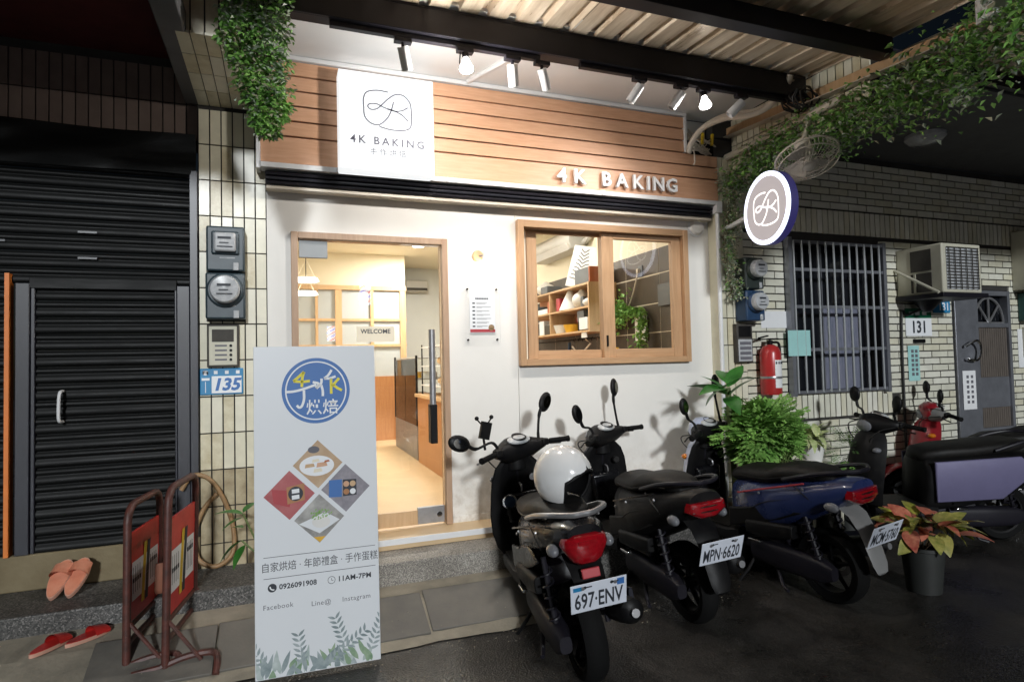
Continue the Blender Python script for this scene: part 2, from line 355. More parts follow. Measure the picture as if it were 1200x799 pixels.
def text_mesh(s, size, extrude=0., align='CENTER', space=1., shear=0., bold=0.):
    cu = bpy.data.curves.new('lettering', 'FONT'); cu.body = s; cu.size = size; cu.extrude = extrude; cu.align_x = align; cu.align_y = 'CENTER'
    cu.space_character = space; cu.shear = shear; cu.offset = bold; cu.resolution_u = 2
    ob = bpy.data.objects.new('lettering', cu); COL.objects.link(ob)
    dg = bpy.context.evaluated_depsgraph_get(); me = bpy.data.meshes.new_from_object(ob.evaluated_get(dg))
    bpy.data.objects.remove(ob); bpy.data.curves.remove(cu); me.name = 'lettering'
    return me
def text(s, size, W, mat, parent, name='lettering', **k):
    sx = k.pop('sx', 1.); me = text_mesh(s, size, **k); me.materials.clear(); me.materials.append(M[mat])
    if sx != 1:
        me.transform(Matrix.Diagonal((sx,1,1,1)))
    o = inst(name, me, parent, W); o['kind'] = 'stuff'
    return o
def curve_pts(ctrl, n=8, loop=False):
    """Catmull-Rom through control points"""
    P = [Vector(c) for c in ctrl]; out = []; m = len(P)
    for i in range(m if loop else m-1):
        p0 = P[i-1] if (loop or i > 0) else P[0]*2-P[1]; p1 = P[i]; p2 = P[(i+1) % m]; p3 = P[(i+2) % m] if (loop or i+2 < m) else P[-1]*2-P[-2]
        for k in range(n):
            t = k/n; out.append(.5*((2*p1)+(p2-p0)*t+(2*p0-5*p1+4*p2-p3)*t*t+(3*p1-p0-3*p2+p3)*t**3))
    if not loop: out.append(P[-1])
    return out
def ribbon(g, pts2, w, h=0.0):
    """flat stroke in the local xy plane at height h"""
    P = [Vector((p[0], p[1])) for p in pts2]; L = []; Rr = []
    for i, p in enumerate(P):
        t = P[min(i+1, len(P)-1)]-P[max(i-1, 0)]; t.normalize(); n = Vector((-t.y, t.x))
        L.append((p.x+n.x*w/2, p.y+n.y*w/2, h)); Rr.append((p.x-n.x*w/2, p.y-n.y*w/2, h))
    n = len(P); g.add(L+Rr, [(i, n+i, n+i+1, i+1) for i in range(n-1)])
def leafcloud(g, pts, size, jit=.35, nk=1, droop=.3):
    """small folded leaves, one at each point"""
    for p in pts:
        p = Vector(p); s_ = size*random.uniform(.65, 1.3); a = random.uniform(0, 2*pi)
        d = Vector((cos(a), sin(a), random.uniform(-.8, .5)-droop)).normalized(); u = d.cross(Vector((random.uniform(-.5,.5), random.uniform(-.5,.5), 1))).normalized()
        n = u.cross(d)*.18*s_
        g.k = random.randrange(nk)
        g.add([p, p+d*s_*.5+u*s_*.28+n, p+d*s_, p+d*s_*.5-u*s_*.28+n, ], [(0,1,2),(0,2,3)])
    g.k = 0
def logo_strokes():
    """emblem: script 4K in a rounded open frame, unit about 1 wide"""
    fr1 = curve_pts([(.02,.39),(-.2,.40),(-.40,.34),(-.47,.2),(-.47,0),(-.45,-.2),(-.33,-.33),(-.16,-.34),(.0,-.18),(.08,.0),(.13,.19)], 6)
    fr2 = curve_pts([(-.15,.05),(.03,.25),(.18,.36),(.34,.35),(.46,.22),(.49,.05),(.49,-.2),(.46,-.34),(.34,-.41),(.1,-.43),(-.10,-.40),(-.17,-.37)], 6)
    a = curve_pts([(.42,-.20),(.3,-.08),(.12,0),(-.06,.04),(-.2,.1),(-.34,.09),(-.39,.03),(-.33,-.03),(-.22,-.01),(-.15,.05)], 6)
    b = curve_pts([(-.0,.015),(.15,-.01),(.3,.02),(.42,.10)], 5)
    return [fr1, fr2, a, b]
# ================================================================== SETTING
def struct(g, name, mat, **k): return g.build(name, mat, None, kind='structure', **k)
g = G(); g.quad((-40,-40,0),(60,-40,0),(60,40,0),(-40,40,0)); struct(g, 'road', 'asphalt')
# night sky is the world itself
# ledge in front of the shutter, steps in front of the shop
def step(name, x0, x1, y0, y1, z0, z1, mat):
    g = G(); g.box(x0,x1,y0,y1,z0,z1); return g.build(name, mat, None, bevel=.008, kind='structure')
step('ledge', -3.2, .38, -.45, .02, -.1, .285, 'pebble')
step('step_tread', .382, 2.02, -.49, .02, -.1, .31, 'granite')
step('step_tread', 2.022, 4.25, -.49, .02, -.1, .305, 'pebble')
g = G(); g.box(.40, 4.0, -.225, 6.6, .312, .385); struct(g, 'shop_floor', 'ifloor', bevel=.004)
g = G(); g.box(.40, 4.0, -.231, -.2255, .345, .384); struct(g, 'threshold_edge', 'trim')
# rough concrete strip and gutter in front of the step
g = G()
n = 40
for i in range(n):
    xa = -3.2+i*5.3/n; xb = -3.2+(i+1)*5.3/n
    f = lambda x, k: .012*sin(x*9+k)+.008*sin(x*23+k*2)
    g.quad((xa,-.66+f(xa,0),.14),(xb,-.66+f(xb,0),.14),(xb,-.44,.18),(xa,-.44,.18))
    g.quad((xa,-1.0+f(xa,2),.006),(xb,-1.0+f(xb,2),.006),(xb,-.66+f(xb,0),.14),(xa,-.66+f(xa,0),.14))
struct(g, 'concrete_strip', 'concrete')
# three steel ramp plates lean from the strip down to the road
pl_edges = [-.42, .16, .70, 1.275, 1.93]
plab = ['dark ramp plate under the red barriers', 'grey ramp plate with the barrier feet on it beside the banner', 'grey ramp plate partly hidden behind the banner', 'dark stained ramp plate nearest the parked scooters']
for i in range(4):
    x0, x1 = pl_edges[i]+.006, pl_edges[i+1]-.006
    g = G(); a = atan2(.125, .30); L_ = .325; dz = .004*(i % 2)
    g.box(0, x1-x0, 0, L_, -.022, 0, (RZ(radians((-.6,.5,.3,-.8)[i])) @ RX(a)).to_3x3(), (x0, -.945+.02*(i == 3), .040+dz))
    g.build('ramp_plate', 'plate', None, bevel=.004, label=plab[i], category='ramp plate', group='ramp plates along the step')
# ================================================================== LEFT HOUSE: tiled pillar, shutter
house = thing('shuttered_house', 'dark neighbouring house front above and around the black roller shutter', 'house', (-1.5, .1, 0))
g = G(); g.box(-4.5, -.001, .06, .3, 3.05, 6); g.build('wall', 'grout', house)
g = G(); g.box(-4.5, .40, -2.8, .06, 3.90, 4.0); g.box(-4.5, -.08, -2.6, .06, 3.58, 3.7); g.build('soffit', 'redsof', house)  # red soffit; outer reach and the sheet over the pillar added for shade
tg = G(); tg.box(-.03,.03,-.006,.006,-.1135,.1135); tme = tg.mesh('tile', 'dtile')
for c in range(26):
    for r in range(2): inst('tile', tme, house, T((-.04-.068*c, .055, 3.17+.2355*r)))
g = G()
nseg = 24
rows_ = []
for j in range(9):
    z = 2.80+.26*j/8; row = []
    for i in range(nseg+1):
        x = -2.6+2.59*i/nseg
        row.append((x, -.03+.014*sin(x*4.1+j*.5)+.010*sin(x*7.3-j*.9), z))
    rows_.append(row)
g.loft(rows_, closed=False, cap=False); g.build('cover_sheet', 'shutter', house, smooth=80)
g = G(); g.box(-4.5, -.0, -.012, .1, .285, .495); g.build('sill_beam', 'sillc', house, bevel=.01)
# sloping concrete edge beam that runs out from the wall beside the pillar
g = G(); g.box(-.075,.05,-1.9,.0,3.275,3.40); g.build('edge_beam', 'dark', house, bevel=.008)
# pillar with individual stacked tiles
pil = thing('tiled_pillar', 'pillar of tall cream tiles carrying meters and the blue number 135 plate', 'pillar', (.2, 0, 0))
g = G(); g.box(-.003,.408,.008,.30,.285,3.28); g.box(-.003,.408,-.9,.0,3.285,3.9); g.build('core', 'grout', pil)
def tile_mesh(w, h, d, m): q = G(); q.box(-w/2,w/2,-d/2,d/2,-h/2,h/2); return q.mesh('tile', m)
TM = [tile_mesh(.0595,.2265,.016,m) for m in ('tile','tile2','tile','tile3')]
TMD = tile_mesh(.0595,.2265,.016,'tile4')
HM = [tile_mesh(.0625,.014,.229,m) for m in ('tile','tile2','tile3','tile')]
for c in range(6):
    for r in range(13):
        z = 3.018+.1175-.235*r+.0
        if z < .25: continue
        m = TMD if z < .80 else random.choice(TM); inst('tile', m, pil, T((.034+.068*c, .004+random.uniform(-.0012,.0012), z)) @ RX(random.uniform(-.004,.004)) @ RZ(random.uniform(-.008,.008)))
    for r in range(4):
        inst('tile', random.choice(HM), pil, T((.034+.068*c, -.12-.235*r, 3.282+random.uniform(-.001,.001))))
    for r in range(3):
        inst('tile', TM[3], pil, T((.034+.068*c, -.904, 3.40+.235*r)))
# roller shutter
sh = thing('roller_shutter', 'black ribbed roller shutter with a shutter door and bright handle', 'shutter', (-.9, 0, .5))
def slat_mesh(w, h, m='shutter'):
    q = G(); P = []
    for t, d in ((0,.003),(.06,.016),(.2,.020),(.42,.019),(.52,.008),(.60,.008),(.66,.016),(.78,.018),(.9,.014),(.96,.004),(1,.003)): P.append((-d, (t-.5)*h))
    q.loft([[(x, y, z) for y, z in P] for x in (-w/2, 0, w/2)], closed=False, cap=False)
    return q.mesh('slat', m, smooth=60)
random.seed(3)
sm = slat_mesh(1.75, .0985); ph = .1
for r in range(8): inst('slat', sm, sh, T((-.93, .03+random.uniform(-.003,.003), 2.135+ph*r)) @ RX(random.uniform(-.05,.05)) @ RY(random.uniform(-.0015,.0015)))
sd = slat_mesh(.735, .0985)
for r in range(16): inst('slat', sd, sh, T((-.505, .025+random.uniform(-.003,.003), .535+ph*r)) @ RX(random.uniform(-.06,.06)) @ RY(random.uniform(-.003,.003)))
sl_ = slat_mesh(.66, .0985)
for r in range(16): inst('slat', sl_, sh, T((-1.345, .03, .535+ph*r)))
g = G(); g.box(-.05,-.002,-.035,.05,.495,2.83); g.build('guide_rail', 'jamb', sh, bevel=.004)
g = G(); g.box(-.125,-.052,-.02,.05,.495,2.085); g.box(-.14,-.126,-.008,.05,.495,2.085); g.build('door_jamb', 'jamb', sh, bevel=.004)
g = G(); g.box(-.965,-.895,-.02,.05,.495,2.085); g.box(-.893,-.872,-.008,.05,.495,2.085); g.build('door_jamb', 'jamb', sh, bevel=.004)
g = G(); g.box(-.90,-.126,-.012,.04,2.055,2.12); g.build('lintel', 'shutter', sh, bevel=.003)
g = G(); g.box(-1.012,-.990,-.03,.04,.495,2.14); g.build('edge_strip', 'orange', sh)
g = G(); g.tube(curve_pts([(-.735,.005,1.44),(-.735,-.045,1.435),(-.738,-.058,1.40),(-.74,-.058,1.30),(-.738,-.045,1.262),(-.735,.005,1.258)], 4), .009); g.build('handle', 'trim', sh)
for x, z in ((-.66,2.40),(-.66,2.24),(-1.12,2.33)):
    g = G(); g.box(x,x+.10,-.002,.004,z,z+.012); g.build('latch_slot', 'jamb', sh)
# ================================================================== BAKERY FRONT
shop = thing('bakery_shop', 'white bakery front with plank fascia between the two tiled pillars', 'shop', (2.2, 0, 0))
DX0, DX1, DZ1 = .56, 1.65, 2.47
WX0, WX1, WZ0, WZ1 = 2.205, 3.776, 1.519, 2.649
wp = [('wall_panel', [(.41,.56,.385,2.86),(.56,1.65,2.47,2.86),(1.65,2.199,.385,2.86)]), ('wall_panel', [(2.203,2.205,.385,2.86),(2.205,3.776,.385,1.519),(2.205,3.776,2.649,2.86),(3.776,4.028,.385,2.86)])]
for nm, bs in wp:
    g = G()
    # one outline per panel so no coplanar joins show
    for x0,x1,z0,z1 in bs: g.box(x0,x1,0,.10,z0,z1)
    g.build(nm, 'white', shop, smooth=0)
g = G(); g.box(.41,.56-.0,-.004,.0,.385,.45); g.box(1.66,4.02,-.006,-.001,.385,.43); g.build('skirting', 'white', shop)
# upper wall and soffit behind the fascia
g = G(); g.box(4.0285,4.0445,-.108,.10,.385,2.86); g.build('corner_reveal', 'tile', shop)
g = G(); g.box(.41,4.03,.0,.10,2.862,3.63); g.build('upper_wall', 'ceil', shop)
g = G(); g.box(.415,4.225,-1.02,-.003,3.635,3.70); g.build('soffit', 'ceil', shop)
g = G(); g.tube([pz_ for pz_ in ((2.03,-.70,3.625),(1.80,-.14,3.625))], .018, 10); g.build('conduit', 'trim', shop)
# door frame
g = G(); g.box(DX0,DX0+.045,-.035,.08,.386,DZ1); g.box(DX1-.045,DX1,-.035,.08,.386,DZ1); g.box(DX0+.0452,DX1-.0452,-.034,.08,DZ1-.045,DZ1); g.build('door_frame', 'dwood', shop, bevel=.004)
# sliding window
win = thing('sliding_window', 'timber framed two pane sliding window looking into the shop', 'window', (3.0, 0, 1.5))
g = G(); f = .05
g.box(WX0,WX0+f,-.05,.11,WZ0,WZ1); g.box(WX1-f,WX1,-.05,.11,WZ0,WZ1); g.build('frame_post', 'wwoodz', win, bevel=.003)
g = G(); g.box(WX0+f,WX1-f,-.048,.11,WZ1-.055,WZ1); g.box(WX0+f,WX1-f,-.049,.11,WZ0,WZ0+.05); g.build('frame_rail', 'wwood', win, bevel=.003)
def sash(x0,x1,y0,y1,z0,z1,w0,w1,wt,wb):
    g = G(); g.box(x0,x0+w0,y0,y1,z0,z1); g.box(x1-w1,x1,y0,y1,z0,z1); o = g.build('sash', 'wwoodz', win, bevel=.003)
    g = G(); g.box(x0+w0,x1-w1,y0+.001,y1-.001,z1-wt,z1); g.box(x0+w0,x1-w1,y0+.001,y1-.001,z0,z0+wb); r = g.build('rail', 'wwood', o, bevel=.003)
    g = G(); g.box(x0+w0-.004,x1-w1+.004,(y0+y1)/2-.003,(y0+y1)/2+.003,z0+wb-.004,z1-wt+.004); g.build('pane', 'glass', o, smooth=0)
    return o
sash(WX0+.105, 2.995, .042, .082, WZ0+.05, WZ1-.058, .085, .03, .022, .068)
sash(2.955, WX1-.052, -.004, .036, WZ0+.05, WZ1-.058, .11, .09, .045, .07)
g = G(); g.box(WX0+.053,WX0+.10,.05,.07,WZ0+.052,WZ1-.06); g.build('side_strip', 'cream', win)
g = G(); g.box(2.978,2.99,-.02,-.005,1.66,1.75); g.build('latch', 'black', win)
# glass door
door = thing('glass_door', 'frameless glass shop door with steel patch fittings and tall pull bar', 'door', (1.1, .0, .4))
g = G(); g.box(DX0+.05,DX1-.05,.012,.022,.40,DZ1-.05); g.build('pane', 'glass', door, smooth=0)
for z0,z1 in ((.402,.52),):
    g = G(); g.box(1.40,1.598,.002,.034,z0,z1); b_ = g.build('patch_fitting', 'steel', door, bevel=.003)
    g = G(); g.lathe([(.0,-.004),(.02,-.004),(.02,.0)], (1.56,.0,.46), RX(pi/2).to_3x3()); g.build('lock', 'chrome', b_)
g = G(); g.box(.612,.80,.002,.034,2.30,2.42); g.build('patch_fitting', 'gnob', door, bevel=.003)
g = G(); g.box(.615,1.40,.008,.027,.402,.50); g.build('bottom_rail', 'pine', door)
g = G(); g.tube([(1.515,-.045,1.80),(1.515,-.045,1.05)], .024, 14); hb = g.build('pull_bar', 'steel', door)
g = G(); g.box(1.49,1.54,-.075,.01,.98,1.26); g.build('lock_case', 'black', door, bevel=.006)
g = G(); g.box(.99,1.255,.0065,.0105,1.716,1.826); ws = g.build('welcome_sign', 'signw', door)
text('WELCOME', .043, T((1.122,.006,1.79)) @ WALLM, 'ink', ws, bold=.001)
# fascia
fas = thing('plank_fascia', 'honey coloured plank fascia board with raised 4K BAKING letters', 'sign board', (2.2, -.12, 2.86))
g = G(); g.box(.395,4.04,-.09,-.002,2.90,3.29); g.box(.395,3.70,-.09,-.002,3.29,3.6); g.build('backing', 'dsteel', fas)
zs = [2.898, 3.085, 3.19, 3.294, 3.397, 3.498, 3.60]
for i in range(6):
    xe = 4.055 if i < 3 else 3.715
    g = G(); g.box(.378, xe, -.12, -.085, zs[i]+.005, zs[i+1]-.005); g.build('plank', 'plank' if i % 2 else 'plank2', fas, bevel=.003)
g = G(); g.box(.352,.377,-.135,-.0,2.855,3.632); g.box(.3772,4.075,-.142,-.03,2.862,2.897); g.box(.3772,3.74,-.135,-.02,3.602,3.631); g.box(3.7155,3.739,-.133,-.03,3.296,3.601); g.build('trim', 'trim', fas, bevel=.002)
lx = 2.505
for ch, dx in zip('4K BAKING', (0, .135, .0, .375, .505, .65, .78, .835, .965)):
    if ch == ' ': continue
    wid = 0
    me = text_mesh(ch, .155, extrude=.012, align='LEFT', bold=.0035); me.materials.clear(); me.materials.append(M['pwhite'])
    inst('letter', me, fas, T((lx+dx*1.03, -.147, 2.985)) @ WALLM)
# shutter housing below the fascia
hs = thing('awning_housing', 'dark ribbed awning slot under the plank fascia', 'awning', (2.2, -.06, 2.8))
g = G(); g.box(.405,4.02,-.07,-.001,2.79,2.858); g.build('slot', 'dsteel', hs)
for k, (z, y, r) in enumerate(((2.835,-.095,.014),(2.806,-.092,.012),(2.778,-.085,.012))):
    g = G(); g.tube([(.41,y,z),(4.0,y,z)], r, 8); g.build('roll_bar', 'dsteel' if k != 1 else 'jamb', hs)
g = G(); g.box(.41,4.0,-.088,-.004,2.735,2.757); g.build('lower_lip', 'pvc', hs, bevel=.003)
for x in (.86, 1.62, 2.9):
    g = G(); g.box(x,x+.02,-.147,-.1425,2.862,2.897); g.build('bracket', 'steel', hs)
g = G(); g.cbox((4.035,-.11,2.83),(.06,.09,.075)); g.tube([(4.035,-.12,2.80),(4.035,-.12,.30)], .018, 10)
g.build('downpipe', 'trim', None, bevel=.002, label='thin white pipe running down the right end of the white front', category='pipe')
g = G(); g.lathe([(.0,-.035),(.045,-.035),(.055,-.02),(.062,-.0),(.07,-.0),(.07,.004)], (3.90,-.002,2.69), RX(pi/2).to_3x3(), 20)
# lathe axis +z -> -y : height .035 sticks out of the wall
vo = thing('wall_vent', 'round white vent cover beside the top right corner of the window', 'vent', (3.9, 0, 2.69))
g = G(); R_ = RX(pi/2).to_3x3(); g.lathe([(.07,0),(.07,.012),(.062,.018),(.055,.03),(.0,.034)], (3.90,-.001,2.69), R_, 24); g.build('cover', 'white', vo)
g = G(); g.lathe([(.085,0),(.085,.006),(.066,.008)], (3.90,-.001,2.69), R_, 24); g.build('flange', 'trim', vo)
# light box
lb = thing('light_box_sign', 'square white lit box sign with grey 4K emblem on the planks', 'lit sign', (1.19, -.12, 2.86))
g = G(); g.box(.866,1.508,-.255,-.121,2.862,3.53); g.build('casing', 'lbcase', lb, bevel=.004)
g = G(); g.box(.874,1.500,-.262,-.2555,2.870,3.522); g.build('lit_face', 'box_lit', lb)
g = G()
for st in logo_strokes(): ribbon(g, [(p.x, p.y) for p in st], .024)
lo = g.build('emblem', 'logo', lb, smooth=0, mat=T((1.185,-.2655,3.285)) @ WALLM @ Matrix.Diagonal((.335,.315,1,1)), world=True)
text('4K BAKING', .074, T((1.187,-.2655,3.062)) @ WALLM, 'logo', lb, space=1.42, bold=.0012)
text('手作烘焙', .052, T((1.187,-.2655,2.988)) @ WALLM, 'logo', lb, space=1.5)
# wall sconce and menu
sc = thing('wall_lamp', 'small lit brass and white spot lamp above the framed notice', 'wall lamp', (1.91, 0, 2.35))
g = G(); g.lathe([(.0,.022),(.038,.022),(.045,.015),(.045,0)], (1.89,-.001,2.355), R_, 20); g.build('base', M['pine'], sc)
g = G(); g.tube([(1.90,-.02,2.352),(1.93,-.055,2.36)], .008); g.build('arm', 'steel', sc)
g = G(); g.lathe([(.018,.055),(.022,.05),(.034,-.04),(.030,-.042),(.018,.048)], (1.938,-.075,2.35), RY(.1).to_3x3(), 18); g.build('shade', 'white', sc)
g = G(); g.ell((1.934,-.075,2.312), (.024,.024,.016)); g.build('bulb', 'bulb', sc)
def lamp(kind, name, loc, energy, color, **k):
    d = bpy.data.lights.new(name, kind); d.energy = energy; d.color = color
    o = bpy.data.objects.new(name, d); COL.objects.link(o); o.location = loc
    for a, v in k.items():
        if a == 'rot': o.rotation_euler = v
        else: setattr(d, a, v)
    return o
lamp('POINT', 'wall_lamp_light', (1.934,-.085,2.27), 2.6, (1,.78,.55), shadow_soft_size=.02)
no = thing('notice_frame', 'clear acrylic notice holder with a printed price sheet under the lamp', 'notice', (1.915, -.01, 1.93))
g = G(); g.box(1.78,2.055,-.016,-.012,1.70,2.135); g.build('acrylic', 'acrylic', no, smooth=0)
g = G(); g.box(1.815,2.018,-.0112,-.010,1.775,2.06); pp = g.build('sheet', 'paper', no)
g = G(); g.box(1.818,2.015,-.0125,-.0114,1.78,1.803); g.build('footer', 'pred', pp)
g = G(); g.lathe([(.0,.0),(.024,.0)], (1.985,-.0128,1.815), R_, 16); g.build('footer_picture', 'pine', pp)
for x, z in ((1.80,2.105),(2.03,2.105),(1.80,1.725),(2.03,1.725)):
    g = G(); g.lathe([(.0,.006),(.007,.006),(.007,-.012)], (x,-.016,z), R_, 10); g.build('standoff', 'black', no)
g = G()
for i in range(8): g.box(1.862+.013*i,1.872+.013*i,-.0122,-.0114,2.028,2.040)
for i in range(7):
    z = 2.0-.029*i; g.box(1.838,1.858,-.0122,-.0114,z-.006,z+.004); 
g.build('print_marks', 'ink', pp, kind='stuff')
g = G()
for i in range(7):
    z = 2.0-.029*i; g.box(1.870,1.94+.05*random.random(),-.0122,-.0114,z-.001,z+.002); g.box(1.870,1.91+.04*random.random(),-.0122,-.0114,z-.007,z-.005)
g.build('print_lines', 'gink', pp, kind='stuff')
# ================================================================== SHOP INTERIOR
room = thing('shop_interior', 'warm lit room inside the bakery seen through the door and window', 'room', (2.2, 2.5, .385))
g = G(); g.box(.42,.44,.101,7.0,.385,3.3); g.build('side_wall', 'cream', room)
g = G(); g.box(3.90,4.0,.101,7.0,.385,3.3); g.build('side_wall', 'cream', room)
g = G(); g.box(.42,4.0,.101,7.0,3.3,3.38); g.build('ceiling', 'cream', room)
g = G(); g.box(.42,4.0,6.6,6.7,.385,3.3); g.build('back_wall', 'igrey', room)
g = G(); g.box(.442,2.36,5.33,5.45,2.79,3.298); g.build('bulkhead', 'cream', room)
g = G(); g.box(3.886,3.8995,.13,4.2,1.0,2.612); g.build('tile_backing', 'wgrout', room)
q = G(); q.box(-.006,.006,-.295,.295,-.1345,.1345); wme = q.mesh('wall_tile', 'wtile')
for zc in (2.225, 1.945, 1.665, 1.385):
    for k in range(0, 7): 
        if .85+.6*k < 4.2: inst('wall_tile', wme, room, T((3.889, .85+.6*k, zc)))
q = G(); q.box(-.006,.006,-.295,.295,-.117,.117); wm2 = q.mesh('wall_tile', 'wtile')
q = G(); q.box(-.006,.006,-.215,.215,-.1365,.1365); wm3 = q.mesh('wall_tile', 'wtile')
q = G(); q.box(-.006,.006,-.215,.215,-.118,.118); wm4 = q.mesh('wall_tile', 'wtile')
for zc in (2.225, 1.945, 1.665, 1.385): inst('wall_tile', wm3, room, T((3.889, .332, zc)))
inst('wall_tile', wm4, room, T((3.889, .332, 2.49)))
for k in range(0, 6): inst('wall_tile', wm2, room, T((3.889, .85+.6*k, 2.49)))
# partition of frosted panes
pt = thing('glazed_partition', 'timber partition with frosted panes at the back of the shop', 'partition', (1.4, 5.3, .385))
for x0, x1, m in ((.60,.68,'pine'),(.98,1.02,'pine'),(1.27,1.37,'pine'),(1.80,1.85,'pine'),(2.26,2.35,'pine')):
    g = G(); g.box(x0,x1,5.25,5.32,1.38,2.72); g.build('post', m, pt)
g = G(); g.box(.60,2.36,5.245,5.33,2.722,2.79); g.box(.60,2.36,5.255,5.325,2.24,2.28); g.box(.60,2.36,5.255,5.325,1.84,1.88); g.build('rail', 'pine', pt)
g = G(); g.box(.60,2.35,5.29,5.30,1.38,2.72); g.build('frosted_pane', 'frosted', pt)
for k in range(3):
    g = G(); g.box(.5+.62*k,1.112+.62*k,5.25,5.30,.386,1.378); g.build('wood_panel', 'iwood', pt)
# counter and display case
cn = thing('service_counter', 'brown timber counter on the right behind the glass door', 'counter', (2.4, 2.5, .385))
g = G(); g.box(2.02,2.55,1.55,2.9,.386,1.16); g.build('body', 'iwood', cn, bevel=.004)
g = G(); g.box(1.99,2.58,1.52,2.93,1.162,1.20); g.build('top', 'pine', cn, bevel=.003)
dc = thing('display_case', 'glass cake display case beyond the counter', 'display case', (2.3, 3.7, .385))
g = G(); g.box(2.03,2.60,3.0,4.5,.386,.80); g.build('base', 'stain', dc, bevel=.004)
g = G(); g.box(2.03,2.04,3.0,4.5,.802,1.62); g.box(2.04,2.60,3.0,3.01,.802,1.62); g.build('pane', 'glass', dc, smooth=0)
for x in (2.035, 2.59):
    for y in (3.005, 4.49):
        g = G(); g.box(x-.012,x+.012,y-.012,y+.012,.802,1.66); g.build('post', 'black', dc)
for z in (1.08, 1.36, 1.63):
    g = G(); g.box(2.05,2.59,3.02,4.48,z,z+.012); g.build('shelf', 'trim', dc)
random.seed(8)
for i, (y, z, m, lb_) in enumerate(((3.2,1.092,'pine','caramel round cake on the lower glass shelf of the display case'),(3.55,1.092,'pred','red glazed cake on the lower glass shelf of the display case'),(3.9,1.092,'paper','white cream cake on the lower glass shelf of the display case'),(3.25,1.372,'paper','white cream cake on the upper glass shelf of the display case'),(3.6,1.372,'basket','yellow sponge cake on the upper glass shelf of the display case'))):
    g = G(); g.lathe([(.0,0),(.10,0),(.10,.07),(.09,.08),(.0,.082)], (2.25,y,z+.001), None, 20); g.build('cake', m, None, label=lb_, category='cake')
rk = thing('wire_rack', 'small wire rack of wrapped bread on the counter by the pull bar', 'rack', (2.25, 2.2, 1.2))
for z in (1.30,1.52,1.74):
    g = G(); g.box(2.05,2.5,1.7,2.8,z,z+.012); g.build('shelf', 'trim', rk)
for x in (2.06,2.49):
    for y in (1.71,2.79):
        g = G(); g.tube([(x,y,1.2),(x,y,1.78)], .008); g.build('post', 'black', rk)
for i, (x, y, z, m, lb_) in enumerate(((2.15,1.84,1.315,'paper','white wrapped loaf on the lowest shelf of the wire rack'),(2.20,2.2,1.315,'pine','brown wrapped loaf on the lowest shelf of the wire rack'),(2.16,1.9,1.535,'wpot','white wrapped loaf on the middle shelf of the wire rack'),(2.22,2.3,1.535,'pine','brown wrapped loaf on the middle shelf of the wire rack'))):
    g = G(); g.ell((x,y,z+.05), (.10,.075,.055)); g.build('bread_bag', m, None, label=lb_, category='bread', group='wrapped loaves on the wire rack')
for i, x in enumerate((.75, 1.05)):
    pd_ = thing('pendant_lamp', ['white pendant lamp shade hanging just inside the top left of the door','lower white pendant lamp farther inside the door'][i], 'pendant lamp', (.70+.02*i, 1.4+.5*i, 2.3))
    p = Vector((.71+.02*i, 1.45+.55*i, 2.33-.06*i))
    g = G(); g.lathe([(.0,.03),(.10,.028),(.115,.0),(.0,.0)], p, None, 24); g.build('shade', 'lampw', pd_)
    g = G(); g.tube([p+Vector((.08,0,.03)),p+Vector((0,0,.2))], .003, 5); g.tube([p+Vector((-.08,0,.03)),p+Vector((0,0,.2))], .003, 5); g.build('hanger', 'signw', pd_)
    g = G(); g.tube([p+Vector((0,0,.16)), (p.x,p.y,3.3)], .004); g.build('cord', 'black', pd_)
def ceiling_light(x, y, label, e):
    t = thing('ceiling_light', label, 'ceiling light', (x, y, 3.28), group='ceiling lights inside the shop')
    g = G(); g.lathe([(.0,-.012),(.085,-.012),(.09,0)], (x,y,3.298), None, 24); g.build('diffuser', 'bulb', t)
    g = G(); g.lathe([(.0905,-.014),(.11,-.014),(.115,0),(.0905,0)], (x,y,3.299), None, 24, closed=True); g.build('rim', 'trim', t)
    lamp('AREA', 'ceiling_lamp', (x, y, 3.27), e, (1,.95,.86), shape='DISK', size=.5)
ceiling_light(2.40, 4.45, 'lit ceiling light seen at the top of the door glass', 95)
ceiling_light(1.2, 2.2, 'lit ceiling light in the front half of the shop', 70)
ceiling_light(3.1, 1.6, 'lit ceiling light above the sliding window side of the shop', 20)
ab = thing('split_ac_unit', 'small air conditioner high on the grey back wall', 'air conditioner', (2.8, 6.4, 2.9))
g = G(); g.box(2.58,2.99,6.40,6.598,2.86,3.06); g.build('casing', 'acwhite', ab, bevel=.02)
g = G(); g.box(2.60,2.97,6.39,6.41,2.875,2.92); g.build('louvre', 'acd', ab)
# right wall: long split AC, shelf with things on it
aw = thing('split_ac_unit', 'long white air conditioner above the shelf behind the left window pane', 'air conditioner', (3.75, 2.5, 2.9))
g = G(); sec = [(3.885,3.12),(3.72,3.12),(3.665,3.07),(3.655,2.95),(3.70,2.87),(3.885,2.86)]
g.loft([[(x,y,z) for x,z in sec] for y in (2.02,3.2)]); g.build('casing', 'acwhite', aw, bevel=.012)
g = G(); g.loft([[(x,y,z) for x,z in ((3.661,2.945),(3.703,2.873),(3.699,2.868),(3.655,2.94))] for y in (2.08,3.14)]); g.build('louvre', 'trim', aw)
g = G(); g.tube(curve_pts([(3.86,2.02,2.95),(3.84,1.9,2.96),(3.86,1.84,3.05),(3.87,1.82,3.29)],5), .035); g.build('pipe_cover', 'acwhite', aw)
sf = thing('wall_shelf', 'open timber wall shelf crowded with baking things', 'shelf', (3.7, 2.0, 1.85))
for z in (2.385, 2.135, 1.875):
    g = G(); g.box(3.55,3.88,1.372,3.4,z-.02,z); g.build('shelf_board', 'pine', sf)
g = G(); g.box(3.545,3.882,1.345,1.371,1.853,2.387); g.build('end_panel', 'pine', sf)
